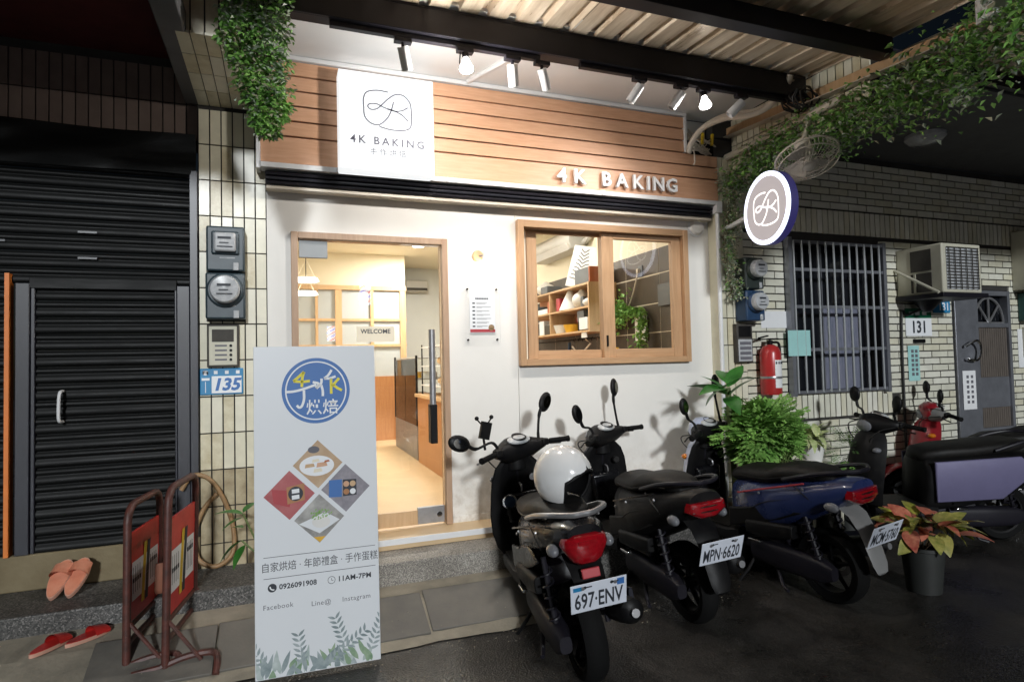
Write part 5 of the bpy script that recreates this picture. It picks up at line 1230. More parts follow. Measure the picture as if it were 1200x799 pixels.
# croton in a plastic pot in front
t = thing('croton_plant','red and yellow leaved croton in a dark pot behind the blue scooter','plant',(4.40,-1.55,0))
CC = Vector((4.40,-1.55,.34))
g = G(); g.lathe([(.0,0),(.10,0),(.125,.27),(.135,.275),(.135,.295),(.12,.295),(.115,.26),(.0,.26)], (4.40,-1.55,.002), None, 26); g.build('pot', 'dpot', t)
g = G(); g.lathe([(.0,.262),(.114,.262)], (4.40,-1.55,.002), None, 20); g.build('soil', 'soil', t)
cl = [big_leaf_mesh(.18, .050, .2, .75, mat=m, k=.9) for m in ('crot1','crot2','crot3','crot2','crot1')]
for i in range(70):
    a = random.uniform(0,6.28); r = random.random()**.6*.19; p = CC+Vector((r*cos(a)*1.2, r*sin(a), .10-r*.35+random.random()*.06)); place_leaf(random.choice(cl), t, p, a+random.uniform(-.6,.6), random.uniform(-.5,.9), random.uniform(-.7,.7), random.uniform(.6,1.1))
g = G()
for i in range(10): a = .63*i; g.tube([(4.40,-1.55,.25),CC+Vector((.12*cos(a),.1*sin(a),.04))], .006, 5)
g.build('stem', 'bark', t)
g = G(); g.box(3.52,3.92,-.28,-.02,.31,.60); small('foam_box','white foam box against the wall behind the blue scooter','box',g,'wpot',bevel=.012)
# hanging ivy left of the fascia
t = thing('hanging_ivy','thick green ivy hanging over the pillar left of the planks','ivy',(.38,-.95,3.7))
g = G(); pts = []; pts2 = []
for i in range(6000):
    z = 2.76+1.1*random.random()**.85; f_ = min(1, (z-2.74)/.5); xl = .41-.18*f_; xr = .45+.085*min(1, (z-2.74)/.2)
    x = xl+(xr-xl)*random.random()+random.gauss(0,.018); y = -.935-.09*random.random()*(.4+f_)-.03*sin(9*x+4*z)
    if random.random() < (.72 if x > .43 and z > 2.95 or z > 3.3 else .12): pts2.append((x,y,z))
    else: pts.append((x,y,z))
leafcloud(g, pts, .040, nk=8); g.build('leaf_mass', ['ivy','bushg','ivy','ivyg','ivy','bushg','ivy','ivyd'], t, smooth=0, kind='stuff')
g = G(); leafcloud(g, pts2, .036, nk=2); g.build('grey_leaf_mass', ['ivyg','ivy'], t, smooth=0, kind='stuff')
g = G()
for i in range(12):
    x = random.uniform(.2,.5); g.tube(curve_pts([(x+.02,-.95,3.95),(x*.9+.05,-.95,3.6),(x*.6+.16,-.96,3.2),(.42+random.uniform(-.03,.03),-.96,2.85)],5), .004, 5)
g.build('vine', 'bark', t)
# garland along the rafter
t = thing('ivy_garland','long ivy garland climbing along the canopy edge beam to the upper right','ivy',(4.25,-1.4,3.2))
path = curve_pts([(4.13,-.18,3.02),(4.2,-.36,3.16),(4.22,-.62,3.24),(4.22,-1.05,3.25),(4.2,-1.5,3.22),(4.15,-1.9,3.22),(4.05,-2.35,3.25),(3.95,-2.7,3.27)],12)
A = []; B = []; D = []
for i in range(7600):
    s_ = random.random(); p = path[int(s_*(len(path)-1))]; th = .055+.085*s_
    q_ = p+Vector((random.gauss(0,th), random.gauss(0,.04), random.gauss(-.02,th*.85)-abs(random.gauss(0,.05))*s_))
    (D if s_ < .16 and random.random() < .5 else B if random.random() < .22 else A).append(q_)
for cx_, cy_, z0, L, n_ in ((4.22,-1.25,3.18,.26,110),(4.2,-.62,3.2,.2,50),(4.0,-2.2,3.2,.30,190),(4.1,-1.75,3.2,.2,80)):
    for i in range(n_): B.append((cx_+random.gauss(0,.03), cy_+random.gauss(0,.03), z0-L*random.random()))
g = G(); leafcloud(g, A, .046, nk=8); g.build('leaf_mass', ['ivy','bushg','ivy','ivyg','ivy','bushg','ivy','ivyd'], t, smooth=0, kind='stuff')
g = G(); leafcloud(g, B, .038, nk=2); g.build('grey_leaf_mass', ['ivyg','ivy'], t, smooth=0, kind='stuff')
g = G(); leafcloud(g, D, .040, nk=2); g.build('dry_leaf_mass', ['ivyd','ivyg'], t, smooth=0, kind='stuff')
g = G(); g.tube(path, .008, 6); g.tube([p+Vector((.03*sin(i*.4),.02,.03*cos(i*.3))) for i, p in enumerate(path)], .006, 5); g.build('vine', 'bark', t)
t = thing('trailing_ivy','dry grey ivy trailing down the corner right of the white downpipe','ivy',(4.1,-.14,2.6))
A = []; B = []
for i in range(1500):
    z = 2.04+1.1*random.random(); x = 4.12+.03*sin(z*7)+random.gauss(0,.035); y = -.15-.05*abs(random.gauss(0,1)); (A if random.random() < .6 else B).append((x,y,z))
g = G(); leafcloud(g, A, .032, nk=2); g.build('dry_leaf_mass', ['ivyd','ivyg'], t, smooth=0, kind='stuff')
g = G(); leafcloud(g, B, .032, nk=2); g.build('grey_leaf_mass', ['ivyg','ivy'], t, smooth=0, kind='stuff')
g = G()
for k in range(3): g.tube([(4.12+.03*sin(z*7)+.02*sin(z*9+k*2), -.135-.012*k, z) for z in [2.05+.1*i for i in range(12)]], .004, 5)
g.build('vine', 'bark', t)

# loose grit along the gutter
random.seed(17)
g = G()
for i in range(380):
    x = random.uniform(-.6, 3.2); y = -.985-abs(random.gauss(0,.10))-.03*random.random(); r = random.uniform(.002,.0065)
    v = [(x+r*cos(a+random.uniform(-.3,.3)), y+r*sin(a)*.8, 0.001) for a in (0,1.57,3.14,4.71)]+[(x,y,r*.9)]
    g.k = random.randrange(2); g.add(v, [(0,1,4),(1,2,4),(2,3,4),(3,0,4)])
for i in range(160):
    x = random.uniform(-.3, 1.9); t_ = random.random(); y = -.66-.28*t_; z = .15-.11*t_+.004; r = random.uniform(.0015,.004)
    v = [(x+r*cos(a), y+r*sin(a)*.8, z) for a in (0,1.57,3.14,4.71)]+[(x,y,z+r)]; g.k = random.randrange(2); g.add(v, [(0,1,4),(1,2,4),(2,3,4),(3,0,4)])
g.build('grit', ['concrete','plate'], None, smooth=0, kind='stuff', label='loose pale grit along the gutter in front of the ramp plates')
# lit barber poles across the lane, seen only as reflections in the door glass
sbl = pm('lit_stripe_blue', (.1,.1,.4), var=0, emit=(.12,.16,1.0), estr=9.); srd = pm('lit_stripe_red', (.5,.1,.1), var=0, emit=(1.0,.10,.22), estr=8.); swh = pm('lit_stripe_white', (.8,.8,.8), var=0, emit=(.9,.9,1.0), estr=9.)
for bx, by, bz0, r, h, lb_ in ((2.33,-10.,2.95,.13,.50,'large lit striped barber pole across the lane'),(1.56,-10.,2.12,.09,.34,'small lit striped barber pole across the lane')):
    t = thing('barber_pole', lb_, 'barber pole', (bx,by,0), group='barber poles across the lane')
    g = G(); nu, nv = 24, 24
    for i in range(nu):
        for j in range(nv):
            g.k = (0,2,1,2)[int((i/nu+1.2*j/nv)*8) % 4]
            P = lambda a, b: (bx+r*cos(2*pi*a/nu), by+r*sin(2*pi*a/nu), bz0+h*b/nv)
            g.quad(P(i,j),P(i+1,j),P(i+1,j+1),P(i,j+1))
    g.build('striped_tube', [sbl,srd,swh], t, smooth=80)
    g = G(); g.lathe([(.0,0),(r*1.15,0),(r*1.15,.05),(.0,.08)], (bx,by,bz0+h), None, 20); g.lathe([(.0,-.06),(r*1.15,-.04),(r*1.15,0),(.0,0)], (bx,by,bz0), None, 20); g.build('cap', 'chrome', t)
    g = G(); g.tube([(bx,by-r-.04,0),(bx,by-r-.04,bz0+h)], .03, 8); g.tube([(bx,by-r-.04,bz0+h*.5),(bx,by,bz0+h*.98)], .012, 6); g.build('post', 'dsteel', t)
# ================================================================== SCOOTERS (local: +x forward, +y left, z up)
def se(cx, cz, hw, hh, n=2.6, m=20, tilt=0., cy=0.):
    """superellipse ring in the yz plane at x=cx"""
    out = []
    for i in range(m):
        a = 2*pi*i/m; c_, s_ = cos(a), sin(a)
        y = hw*math.copysign(abs(c_)**(2/n), c_); z = hh*math.copysign(abs(s_)**(2/n), s_)
        out.append((cx+tilt*z, cy+y, cz+z))
    return out
def wheel(parent, name, x, r, w, spokes=5, parts=True):
    g = G(); R = RX(pi/2).to_3x3()
    rr = r-w*.55
    prof = [(rr, -w*.42), (r-w*.22, -w*.5), (r-.006, -w*.30), (r, 0), (r-.006, w*.30), (r-w*.22, w*.5), (rr, w*.42)]
    g.lathe(prof, (x,0,r), R, 36, closed=True); ty = g.build('wheel' if name is None else name, 'rubber', parent, mat=I4)
    g = G(); g.lathe([(rr+.003,-w*.4),(rr-.016,-w*.36),(rr-.016,w*.36),(rr+.003,w*.4)], (x,0,r), R, 32, closed=True)
    g.lathe([(.0,-w*.5),(.035,-w*.5),(.035,w*.5),(.0,w*.5)], (x,0,r), R, 14)
    for i in range(spokes):
        a = 2*pi*i/spokes+.3; d = Vector((cos(a),0,sin(a))); c = Vector((x,0,r))
        g.tube([c+d*.03, c+d*(rr-.01)], [.016,.011], 6)
    g.build('rim', 'black', ty, mat=I4)
    g = G(); g.lathe([(.05,w*.56),(.085,w*.56),(.085,w*.6),(.05,w*.6)], (x,0,r), R, 24, closed=True); g.build('brake_disc', 'steel', ty, mat=I4)
    return ty
def scooter(c):
    s = thing('parked_scooter', c['label'], 'scooter', c['loc'], c['yaw'], 'scooters parked outside the shop', -c['lean'])
    B = lambda g, nm, m, par=None, **k: g.build(nm, m, par or s, mat=I4, **k)
    body, dark, front = c['body'], 'black', c.get('front', c['body'])
    wheel(s, 'rear_wheel', -.63, .235, .11); fw = wheel(s, 'front_wheel', .63, .235, .095)
    steer = c.get('steer', .0)
    # front fender, fork
    g = G(); rings = []
    for i in range(11):
        a = radians(-18+150*i/10); rr = .262; w = .062*(sin(pi*(.08+.88*i/10)))**.5+.008
        x0, z0 = .63+rr*cos(a), .235+rr*sin(a)
        d = Vector((cos(a),0,sin(a)))
        rings.append([Vector((x0,0,z0))+Vector((0,w*cos(b),0))+d*(.020*sin(b)-.004) for b in [2*pi*j/14 for j in range(14)]])
    g.loft(rings); B(g, 'front_fender', front)
    g = G()
    for y in (-.068,.068): g.tube([(.63,y,.235),(.56,y*.9,.42),(.50,y*.75,.62)], [.020,.024,.022], 10)
    g.tube([(.50,0,.58),(.42,0,.92)], .03, 10); B(g, 'fork', 'dsteel')
    # leg shield (inside face) and front cover (outside)
    hts = [.29,.36,.46,.58,.70,.80,.88,.93]
    hw = [.13,.185,.205,.205,.19,.175,.145,.10]
    xc = [.40,.47,.485,.475,.455,.435,.42,.41]
    bul = [.05,.08,.10,.12,.135,.14,.12,.09]
    def ring_front(i, grow=0., inner=False):
        out = []; m = 13
        for k in range(m):
            t = -1+2*k/(m-1); y = (hw[i]+grow)*t; out.append((xc[i]-.03+bul[i]*(1-t*t)**.8+grow, y, hts[i]))
        for k in range(m-2, 0, -1):
            t = -1+2*k/(m-1); y = (hw[i]-.01)*t; out.append((xc[i]-.05+bul[i]*.25*(1-t*t), y, hts[i]))
        return out
    g = G(); g.loft([ring_front(i) for i in range(8)]); ls = B(g, 'leg_shield', c.get('inner', dark), smooth=50)
    g = G()
    fr = []
    for i in range(1, 8):
        m = 15; fr.append([(xc[i]-.027+(bul[i]+.012)*(1-(abs(-1+2*k/(m-1)))**2.2)**.8+(.012 if 0 < k < m-1 else 0), (hw[i]+.004)*(-1+2*k/(m-1)), hts[i]) for k in range(m)])
    g.loft(fr, closed=False, cap=False); B(g, 'front_cover', front, smooth=60)
    # inner pocket, key lock, ring speaker
    g = G(); g.loft([[(.432-.0, y, z) for y, z in ((-.10,.50),(.10,.50),(.12,.72),(-.12,.72))], [(.385, y*.9, z) for y, z in ((-.10,.52),(.10,.52),(.12,.70),(-.12,.70))]]); B(g, 'inner_pocket', 'bgloss', bevel=.012)
    g = G(); g.lathe([(.0,.02),(.022,.02),(.025,0)], (.375,-.085,.80), RY(-pi/2).to_3x3(), 16); B(g, 'key_lock', 'chrome', ls)
    if c.get('speaker'):
        g = G(); g.lathe([(.048,.0),(.048,.016),(.038,.018),(.036,.0)], (.375,.085,.665), RY(-pi/2).to_3x3(), 26); B(g, 'speaker_ring', 'chrome', ls)
        g = G(); g.lathe([(.0,.010),(.037,.004)], (.375,.085,.665), RY(-pi/2).to_3x3(), 20); B(g, 'speaker_cone', 'meterb', ls)
    # floorboard and side sills
    g = G(); g.loft([se(.46,.30,.12,.045,4),se(.38,.30,.175,.045,5),se(.10,.295,.175,.045,5),se(-.02,.31,.16,.06,4)]); B(g, 'floorboard', dark)
    g = G(); g.box(.08,.40,-.15,.15,.342,.348); B(g, 'foot_mat', 'bsoft')
    # handlebar head
    HZ = Matrix.Translation((.42,0,0)) @ RZ(steer) @ Matrix.Translation((-.42,0,0))
    def H(g, nm, m, par=None, **k): return g.build(nm, m, par or s, mat=I4 if par else HZ, **k)
    hx, hz = .40, .985
    g = G(); rings = []
    for y, rx, rz_, dx, dz in ((-.20,.030,.030,-.05,.01),(-.155,.048,.045,-.035,.005),(-.10,.075,.068,-.01,0),(-.045,.098,.080,.012,0),(0,.105,.084,.018,0),(.045,.098,.080,.012,0),(.10,.075,.068,-.01,0),(.155,.048,.045,-.035,.005),(.20,.030,.030,-.05,.01)):
        rings.append([(hx+dx+rx*cos(a), y, hz+dz+rz_*sin(a)) for a in [2*pi*i/16 for i in range(16)]])
    g.loft(rings); hd = H(g, 'handlebar_cover', c.get('head', dark), smooth=60)
    g = G(); g.loft([[(.425+.075*cos(a), .07*sin(a), .86) for a in [2*pi*i/14 for i in range(14)]],[(.412+.06*cos(a), .065*sin(a), .95) for a in [2*pi*i/14 for i in range(14)]]]); H(g, 'steering_neck', dark)
    g = G(); g.ell((hx-.045,0,hz+.066), (.052,.088,.022), RY(radians(-22)).to_3x3()); H(g, 'instrument_panel', 'gaugem', hd)
    g = G(); g.lathe([(.044,0),(.05,.004),(.05,.0)], (hx-.052,0,hz+.083), RY(radians(-22)).to_3x3(), 22); H(g, 'gauge_ring', 'black', hd)
    g = G(); g.ell((hx+.098,0,hz-.01), (.034,.072,.05)); H(g, 'headlight', 'clear')
    if c.get('cowl'):
        g = G(); g.loft([[(hx+.02+.10*cos(a)*k, .13*k*sin(a), z) for a in [2*pi*i/18 for i in range(18)]] for z, k in ((.93,.75),(.99,1.0),(1.05,.85),(1.085,.45))]); H(g, 'head_cowl', c['cowl'], smooth=60)
    for y in (-1, 1):
        g = G(); g.tube([(hx-.06,y*.195,.995),(hx-.085,y*.23,1.0)], .013, 8); g.tube([(hx-.085,y*.225,1.0),(hx-.125,y*.345,.992)], .018, 12); g.lathe([(.0,0),(.02,0),(.021,.016),(.0,.02)], (hx-.124,y*.343,.992), (RZ(y*radians(110)) @ RY(pi/2)).to_3x3(), 10); H(g, 'grip', 'rubber')
        g = G(); g.tube(curve_pts([(hx-.035,y*.20,.985),(hx-.02,y*.25,.975),(hx-.05,y*.33,.965),(hx-.055,y*.345,.965)],4), .006, 6); H(g, 'brake_lever', 'steel' if c.get('chrome') else 'black')
        g = G(); g.cbox((hx-.068,y*.19,1.0),(.05,.05,.045)); H(g, 'switch_cluster', 'black', bevel=.008)
        mo = c['mirror_left' if y > 0 else 'mirror_right']      # reach, height, tilt
        tip = Vector((hx-.005, y*mo[0], mo[1])); Rm = (RZ(-y*.15) @ RX(-y*mo[2])).to_3x3(); ms = c.get('msize', (.05,.06))
        hc = tip+Rm @ Vector((0, y*ms[0]*.35, ms[1]*.75))
        g = G(); g.tube(curve_pts([(hx-.045,y*.165,1.02),(hx-.03,y*(.165+.2*(mo[0]-.165)),1.07),(hx-.005,y*(.165+.75*(mo[0]-.165)),mo[1]-.05),tip+(hc-tip)*.35],5), [.010]*5+[.0085]*5+[.012]*6, 8); st = H(g, 'mirror_stem', 'black')
        g = G(); g.ell(hc, (.024,ms[0],ms[1]), Rm, 18, 9); H(g, 'mirror_head', 'black', st)
        vs = [hc+Rm @ Vector((-.0235,ms[0]*.62*cos(2*pi*i/20),ms[1]*.62*sin(2*pi*i/20))) for i in range(20)]
        g = G(); g.add(vs, [tuple(range(20))]); H(g, 'mirror_glass', 'mirror', st)
    for y in (-1, 1):
        g = G(); g.ell((.475,y*.15,.80), (.035,.03,.022)); B(g, 'front_indicator', 'amber' if c.get('amber') else 'clear')
    # brake cables and a front basket hook
    g = G()
    for y in (-1, 1): g.tube(curve_pts([(hx-.02,y*.19,.985),(hx+.10,y*.17,.96),(hx+.13,y*.10,.88),(hx+.06,y*.05,.80)],5), .0045, 5)
    H(g, 'cable', 'cable')
    g = G(); g.tube(curve_pts([(.385,0,.77),(.35,0,.76),(.345,0,.73),(.365,0,.72)],4), .006, 6); B(g, 'bag_hook', 'steel')
    # body cover
    st_ = c.get('style', 0)
    if st_ == 0:
        secs = [se(.08,.50,.09,.16,3),se(.02,.52,.125,.17,3),se(-.14,.575,.155,.15,2.8),se(-.34,.635,.172,.118,2.6),se(-.54,.69,.165,.095,2.5),se(-.70,.735,.145,.078,2.4),se(-.82,.765,.115,.062,2.4),se(-.88,.775,.08,.042,2.4)]
    elif st_ == 1:
        secs = [se(.08,.49,.09,.17,3),se(.02,.50,.13,.20,3),se(-.14,.54,.165,.185,3),se(-.34,.575,.18,.165,3),se(-.54,.635,.175,.135,2.8),se(-.72,.70,.155,.10,2.6),se(-.84,.745,.125,.075,2.4),se(-.89,.76,.10,.055,2.4)]
    else:
        secs = [se(.075,.49,.15,.21,4),se(.05,.50,.178,.222,4),se(-.2,.52,.185,.215,4.5),se(-.5,.55,.185,.19,4.5),se(-.72,.60,.175,.145,4),se(-.86,.66,.14,.09,3)]
    g = G(); g.loft(secs); bc = B(g, 'body_cover', dark if st_ == 2 else body, smooth=50)
    if st_ == 2:
        for y in (-1, 1):
            g = G(); o_ = []
            P = [(.045,.705),(-.64,.735),(-.78,.62),(-.50,.40),(.02,.385)]
            g.loft([[(x, y*.192, z) for x, z in P], [(x, y*.206, z) for x, z in P], [(x*.97-.01, y*.212, .56+(z-.56)*.94) for x, z in P]]); B(g, 'side_panel', body, bevel=.006)
    else:
        for y in (-1, 1):   # lower dark side fairing
            g = G(); g.loft([[(x, y*(.150+.02*k), z) for x, z in ((.05,.36),(-.10,.40),(-.40,.50),(-.58,.58),(-.40,.62),(-.12,.53),(.04,.50))] for k in (0,1)]); B(g, 'side_fairing', 'bgloss' if st_ == 0 else dark, bevel=.01)
        for y in (-1, 1):
            g = G(); g.tube(curve_pts([(-.06,y*.168,.62),(-.34,y*.18,.70),(-.62,y*.168,.775)],5), .006, 6); B(g, 'accent_line', c.get('accent', 'bgloss'))
    if st_ != 2:      # panel gaps and screws
        for y in (-1, 1):
            g = G(); g.tube(curve_pts([(.03,y*.135,.46),(-.10,y*.162,.50),(-.30,y*.176,.60),(-.50,y*.168,.655)],5), .0035, 5); g.tube(curve_pts([(-.52,y*.170,.765),(-.60,y*.166,.71),(-.66,y*.158,.665)],4), .0035, 5); B(g, 'panel_gap', 'cable', bc)
            g = G()
            for x, z, yy in ((-.02,.57,.142),(-.26,.655,.178),(-.60,.735,.162)): g.lathe([(.0,.004),(.008,.003),(.009,-.004)], (x,y*yy,z), RX(-y*pi/2).to_3x3(), 8)
            B(g, 'screw', 'steel', bc, kind='stuff')
    # seat
    fl = c.get('seat', 0)
    if fl == 0: ss = [se(.09,.685,.05,.02),se(.05,.715,.095,.045),se(-.06,.745,.128,.055),se(-.20,.752,.148,.055),se(-.32,.765,.152,.058),se(-.38,.79,.148,.06),se(-.52,.81,.135,.055),se(-.66,.815,.11,.045),se(-.74,.81,.07,.025)]
    else: ss = [se(.09,.715,.08,.03,3),se(.05,.735,.125,.05,3),se(-.10,.755,.15,.055,3),se(-.30,.765,.16,.055,3),se(-.50,.785,.155,.055,3),se(-.70,.80,.135,.045,3),se(-.80,.80,.09,.025,3)]
    g = G(); g.loft(ss); seat = B(g, 'seat', 'bsoft', smooth=70)
    g = G(); g.tube([(x, .0+y, z) for x, y, z in ((-.06,.127,.735),(-.20,.147,.742),(-.32,.152,.752),(-.52,.135,.80),(-.66,.11,.805))], .005, 6); g.tube([(x, -y, z) for x, y, z in ((-.06,.127,.735),(-.20,.147,.742),(-.32,.152,.752),(-.52,.135,.80),(-.66,.11,.805))], .005, 6); B(g, 'seat_piping', 'black', seat)
    # grab rail
    g = G()
    for y in (-1, 1):
        g.tube(curve_pts([(-.46,y*.165,.775),(-.66,y*.165,.835),(-.82,y*.13,.868),(-.90,y*.05,.872),(-.905,0,.872)],5), .013, 8)
    B(g, 'grab_rail', c.get('rail', 'dsteel'))
    # tail light, indicators
    if st_ == 0:
        g = G(); g.loft([[(-.825+d, y*k, .725+z*k) for y, z in ((-.098,.035),(-.105,.0),(-.07,-.065),(-.035,-.085),(.035,-.085),(.07,-.065),(.105,.0),(.098,.035),(.05,.052),(-.05,.052))] for d, k in ((0,1.05),(-.055,1.0),(-.082,.8),(-.092,.4))]); tl = B(g, 'tail_light', 'tred', smooth=60)
        g = G(); g.cbox((-.918,0,.745),(.006,.09,.018)); B(g, 'tail_light_rib', 'tred', tl)
        g = G(); g.cbox((-.895,0,.605),(.02,.085,.042), RY(.2).to_3x3()); B(g, 'reflector', 'pred', bevel=.004)
    elif st_ == 1:
        g = G(); g.loft([[(-.86+d, y*k, .735+z*k) for y, z in ((-.11,.03),(-.12,-.02),(-.05,-.06),(.05,-.06),(.12,-.02),(.11,.03))] for d, k in ((0,1.),(-.045,.95),(-.06,.7))]); B(g, 'tail_light', 'tred', smooth=50)
        for z in (.715,.742):
            g = G(); g.tube([(-.908,-.10,z),(-.925,0,z),(-.908,.10,z)], .005, 6); B(g, 'tail_strip', 'chrome')
    else:
        g = G(); g.loft([[(-.84+d, y*k, .70+z*k) for y, z in ((-.10,.03),(-.10,-.03),(.10,-.03),(.10,.03))] for d, k in ((0,1.),(-.05,.9))]); B(g, 'tail_light', 'tred', bevel=.008)
    for y in (-1, 1):
        g = G(); g.ell((-.79,y*(.155 if st_ else .135),.66 if st_ else .70), (.05,.028,.03)); B(g, 'rear_indicator', 'clear')
    # mudguard, plate
    mz = c.get('plate_z', .53); px0 = c.get('plate_x', -.97)
    g = G(); rings = []
    for x, z, w in [q for q in ((-.74,.66,.085),(-.84,.60,.08),(-.89,.52,.072),(-.905,.46,.06),(-.925,.42,.068),(-.955,.33,.062),(-.965,.285,.045)) if q[1] >= c.get('guard_end', 0)]:
        rings.append([(x+dx, y*w, z+dz) for y, dx, dz in ((-1,0,0),(-.5,-.012,.006),(.5,-.012,.006),(1,0,0),(.5,.004,-.012),(-.5,.004,-.012))])
    g.loft(rings); B(g, 'rear_mudguard', c.get('guard', 'black'), smooth=50)
    if c.get('plate'):
        PW = T((px0, 0, mz)) @ RY(radians(-c.get('ptilt', 18))) @ RX(c.get('proll', 0)) @ RZ(-pi/2)     # local x -> left-to-right seen from behind
        g = G(); g.box(-.13,.13,-.003,0,-.072,.072); pt_ = g.build('number_plate', 'splate', s, bevel=.006, mat=PW)
        g = G(); g.box(-.04,.04,.001,.03,-.05,.05); g.build('plate_bracket', 'black', pt_, mat=I4)
        o = text_fit(c['plate'], .225, .082, PM[s.name] @ PW @ T((0,-.0042,-.014)) @ WALLM, 'ink', pt_)
        for x in (-.075,.075):
            g = G(); g.lathe([(.0,.006),(.008,.006),(.009,0)], (x,-.003,.052), R_, 10); g.build('plate_bolt', 'steel', pt_, mat=I4)
        if c.get('badge'):
            g = G(); g.box(-.118,-.078,-.0042,-.0034,.040,.060); g.build('plate_badge', 'bluesign', pt_, mat=I4)
            g = G(); g.box(.085,.118,-.0042,-.0034,.032,.064); g.build('plate_sticker', 'pblue', pt_, mat=I4)
        g = G(); 
        for x in (-.062,.062): g.box(x-.0,x+.03,-.0044,-.0034,.050,.056); g.lathe([(.004,.0044),(.008,.0044)], (x-.002,0,.053), R_, 10)
        g.build('plate_key_mark', 'ink', pt_, mat=I4)
    # engine, swing arm, exhaust, shock, stands
    g = G(); g.loft([se(.0,.27,.10,.07,3),se(-.18,.26,.12,.10,3),se(-.36,.27,.11,.10,3)]); g.loft([se(-.12,.24,.05,.075,3,cy=.105),se(-.40,.235,.052,.085,3,cy=.115),se(-.66,.235,.048,.075,3,cy=.118),se(-.74,.235,.03,.04,3,cy=.118)]); B(g, 'engine', 'dsteel', smooth=50)
    g = G()
    for i in range(7): g.box(-.30+.022*i,-.292+.022*i,-.09,.09,.36,.45)
    B(g, 'cooling_fins', 'steel')
    g = G(); g.loft([se(-.12,.40,.06,.05,4,cy=.13),se(-.36,.42,.06,.055,4,cy=.13),se(-.5,.44,.05,.045,4,cy=.13)]); B(g, 'air_filter', 'black', bevel=.006)
    g = G(); g.tube(curve_pts([(-.05,-.10,.20),(-.2,-.13,.17),(-.36,-.15,.20)],4), .016, 8); g.loft([se(-.34,.24,.035,.035,2,cy=-.155),se(-.40,.26,.058,.058,2,cy=-.165),se(-.74,.34,.066,.066,2,cy=-.185),se(-.84,.365,.058,.058,2,cy=-.19),se(-.86,.37,.03,.03,2,cy=-.19)]); ex = B(g, 'exhaust', 'black', smooth=50)
    g = G(); g.lathe([(.0,0),(.018,0),(.02,.03),(.016,.03)], (-.86,-.19,.37), RY(-pi/2+.2).to_3x3(), 12); B(g, 'tail_pipe', 'steel', ex)
    g = G(); g.loft([se(-.46,.30,.01,.05,2.5,cy=-.235),se(-.70,.36,.012,.055,2.5,cy=-.25)]); B(g, 'heat_shield', 'jamb', ex)
    for y in (-1, 1):
        g = G(); g.tube([(-.66,y*.13,.26),(-.56,y*.13,.60)], .014, 8)
        coil = [(-.66+.10*t+.028*cos(2*pi*7*t), y*.13+.028*sin(2*pi*7*t), .26+.34*t) for t in [.15+.7*i/70 for i in range(71)]]
        g.tube(coil, .006, 5); B(g, 'shock_absorber', 'dsteel')
    g = G(); g.tube([(-.12,.10,.20),(-.10,.17,.10),(-.06,.235,.012)], .011, 8); g.tube([(-.06,.20,.012),(-.05,.27,.012)], .009, 6); B(g, 'side_stand', 'black')
    g = G(); g.tube([(-.30,.12,.17),(-.36,.15,.06),(-.42,.17,.045)], .012, 8); g.tube([(-.30,-.12,.17),(-.36,-.15,.06),(-.42,-.17,.045)], .012, 8); g.tube([(-.30,-.12,.17),(-.30,.12,.17)], .012, 8); B(g, 'centre_stand', 'dsteel')
    g = G(); g.box(-.24,-.14,.165,.195,.315,.33); g.tube([(-.18,.12,.32),(-.18,.18,.322)], .008, 6); B(g, 'foot_peg', 'chrome', bevel=.003)
    return s
def text_fit(st, w, h, W, mat, parent):
    me = text_mesh(st, .1, bold=.0016); xs = [v.co.x for v in me.vertices]; ys = [v.co.y for v in me.vertices]
    cx, cy = (max(xs)+min(xs))/2, (max(ys)+min(ys))/2
    me.transform(Matrix.Diagonal((w/(max(xs)-min(xs)), h/(max(ys)-min(ys)), 1, 1)) @ T((-cx,-cy,0)))
    me.materials.clear(); me.materials.append(M[mat]); return inst('lettering', me, parent, W)
rad = radians
S1 = scooter(dict(label='black scooter with plate 697-ENV, big red tail light and a white helmet on it', loc=(1.972,-1.035,0), yaw=rad(82), guard_end=.46, lean=rad(6.5), steer=rad(24), body='bgloss', speaker=1, plate='697·ENV', badge=1, mirror_left=(.36,1.10,1.15), mirror_right=(.25,1.22,.75), msize=(.052,.075), rail='steel', plate_z=.535, style=0, chrome=1))
S2 = scooter(dict(label='black and navy scooter with plate MPN-6620 standing second from the left', loc=(2.80,-.70,0), yaw=rad(86), lean=rad(5), steer=rad(30), body='black', front='snavy', plate='MPN·6620', mirror_left=(.25,1.14,.25), mirror_right=(.20,1.27,.1), msize=(.045,.072), plate_x=-.99, plate_z=.52, style=1, ptilt=22))
S3 = scooter(dict(label='dark blue scooter with pale blue head cowl and plate ending in 5760', loc=(3.69,-.83,0), yaw=rad(94), lean=rad(5), steer=rad(14), body='sblue', front='silv', cowl='silv', plate='MCM·5760', mirror_left=(.22,1.16,.1), mirror_right=(.18,1.29,.1), msize=(.042,.066), plate_x=-1.0, plate_z=.52, style=1, guard='sgrey', accent='pred', ptilt=24, amber=1))
S4 = scooter(dict(label='dark scooter with a long flat seat and matt lilac side panel', loc=(5.42,-.81,0), yaw=rad(160), lean=rad(5), steer=rad(10), body='lilac', front='black', mirror_left=(.2,1.13,.1), mirror_right=(.2,1.15,.1), msize=(.05,.066), style=2, seat=1))
S5 = scooter(dict(label='red and silver grey scooter behind the lilac one', loc=(6.60,-.52,0), yaw=rad(150), lean=rad(5), steer=rad(-12), body='sgrey', front='sred', head='sgrey', inner='sgrey', cowl='sred', mirror_left=(.22,1.13,.1), mirror_right=(.2,1.15,.1), msize=(.05,.066), style=1, amber=1))
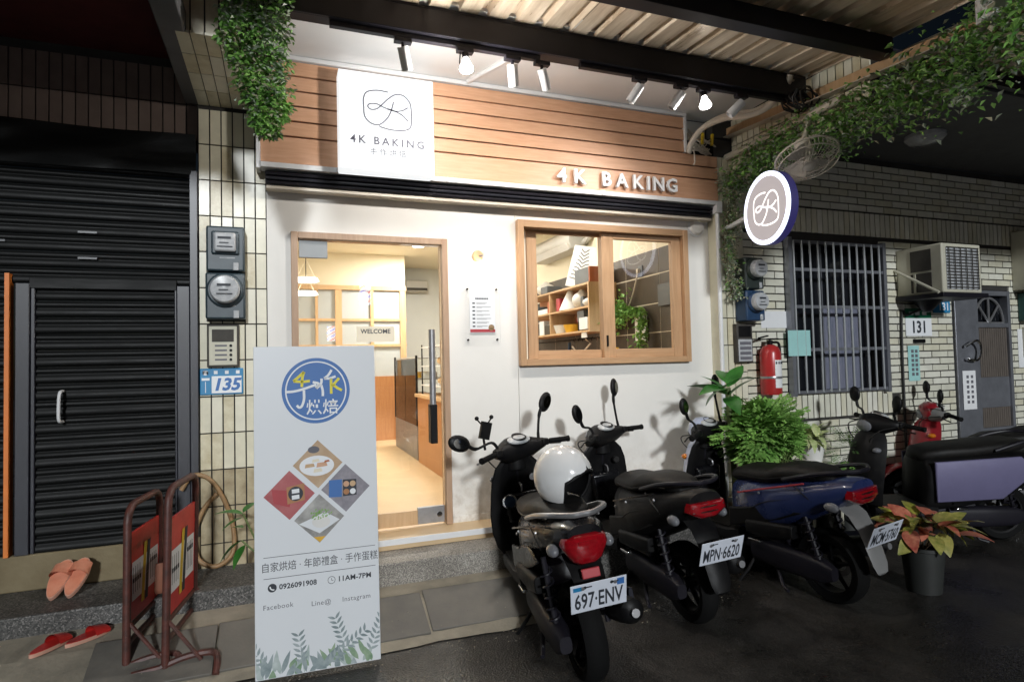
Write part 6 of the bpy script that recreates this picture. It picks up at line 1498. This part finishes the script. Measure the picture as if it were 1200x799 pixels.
# phone holder on the first scooter
W1 = PM[S1.name]
g = G(); g.tube([(.36,.20,1.02),(.36,.20,1.10)], .008, 8); g.box(-.012,.012,-.035,.035,-.055,.055, (RZ(.3) @ RX(.35)).to_3x3(), (.345,.185,1.145))
for dy, dz in ((-.05,.07),(.045,.075)): g.tube([(.345,.185+dy*.5,1.155+dz*.5),(.34,.185+dy,1.15+dz)], .005, 6); g.ell((.34,.185+dy,1.155+dz), (.014,.014,.014))
g.build('phone_holder', 'black', S1, mat=I4)
# helmet on the seat
HW = W1 @ T((-.52,-.02,.83)) @ RZ(rad(-142)) @ RY(rad(10)) @ Matrix.Scale(1.17, 4)
hm = thing('helmet', 'white open face helmet with black lining resting on the seat of the first scooter', 'helmet', HW.translation)
def hs_(a, b, k=1., ): # a azimuth, b elevation
    return Vector((.135*k*cos(b)*cos(a), .118*k*cos(b)*sin(a), .12+.135*k*sin(b)))
def helm(k, name, mat, flip=False):
    g = G(); rows = []
    for i in range(15):
        b = pi/2-.02-i*(pi/2+.75)/14; row = []
        for j in range(33):
            u = -1+2*j/32
            open_ = .0 if b > .42 else min(1., (.42-b)/.28)
            amin = open_*.95
            a = pi+u*(pi-amin); 
            r_ = hs_(a, max(b, -.95), k); row.append(r_)
        rows.append(row)
    g.loft(rows, closed=False, cap=False)
    return g.build(name, mat, hm, mat=HW, world=True, smooth=80)
helm(1., 'shell', 'helmet'); helm(.93, 'lining', 'black')
g = G(); edge = []
for i in range(15):
    b = pi/2-.02-i*(pi/2+.75)/14; open_ = .0 if b > .42 else min(1., (.42-b)/.28)
    if open_ > 0: edge.append((b, open_*.95))
g.tube([hs_(a, max(b,-.95), .975) for b, a in edge[::-1]]+[hs_(-a, max(b,-.95), .975) for b, a in edge], .0075, 8); g.tube([hs_(.95+(2*pi-1.9)*i/30, -.77, .975) for i in range(31)], .008, 8); g.build('edge_trim', 'black', hm, mat=HW, world=True)
g = G(); g.box(.10,.112,.055,.075,.03,.12); g.build('strap', 'black', hm, mat=HW @ RZ(.5), world=True)
g = G(); g.lathe([(.0,.004),(.012,.003),(.013,0)], hs_(1.15,.30,1.0), (RZ(1.15) @ RY(pi/2-.3)).to_3x3(), 12); g.build('snap', 'black', hm, mat=HW, world=True)
g = G(); g.lathe([(.0,.003),(.008,.002),(.009,0)], hs_(1.55,.2,1.0), (RZ(1.55) @ RY(pi/2-.2)).to_3x3(), 12); g.build('badge', 'pblue', hm, mat=HW, world=True)
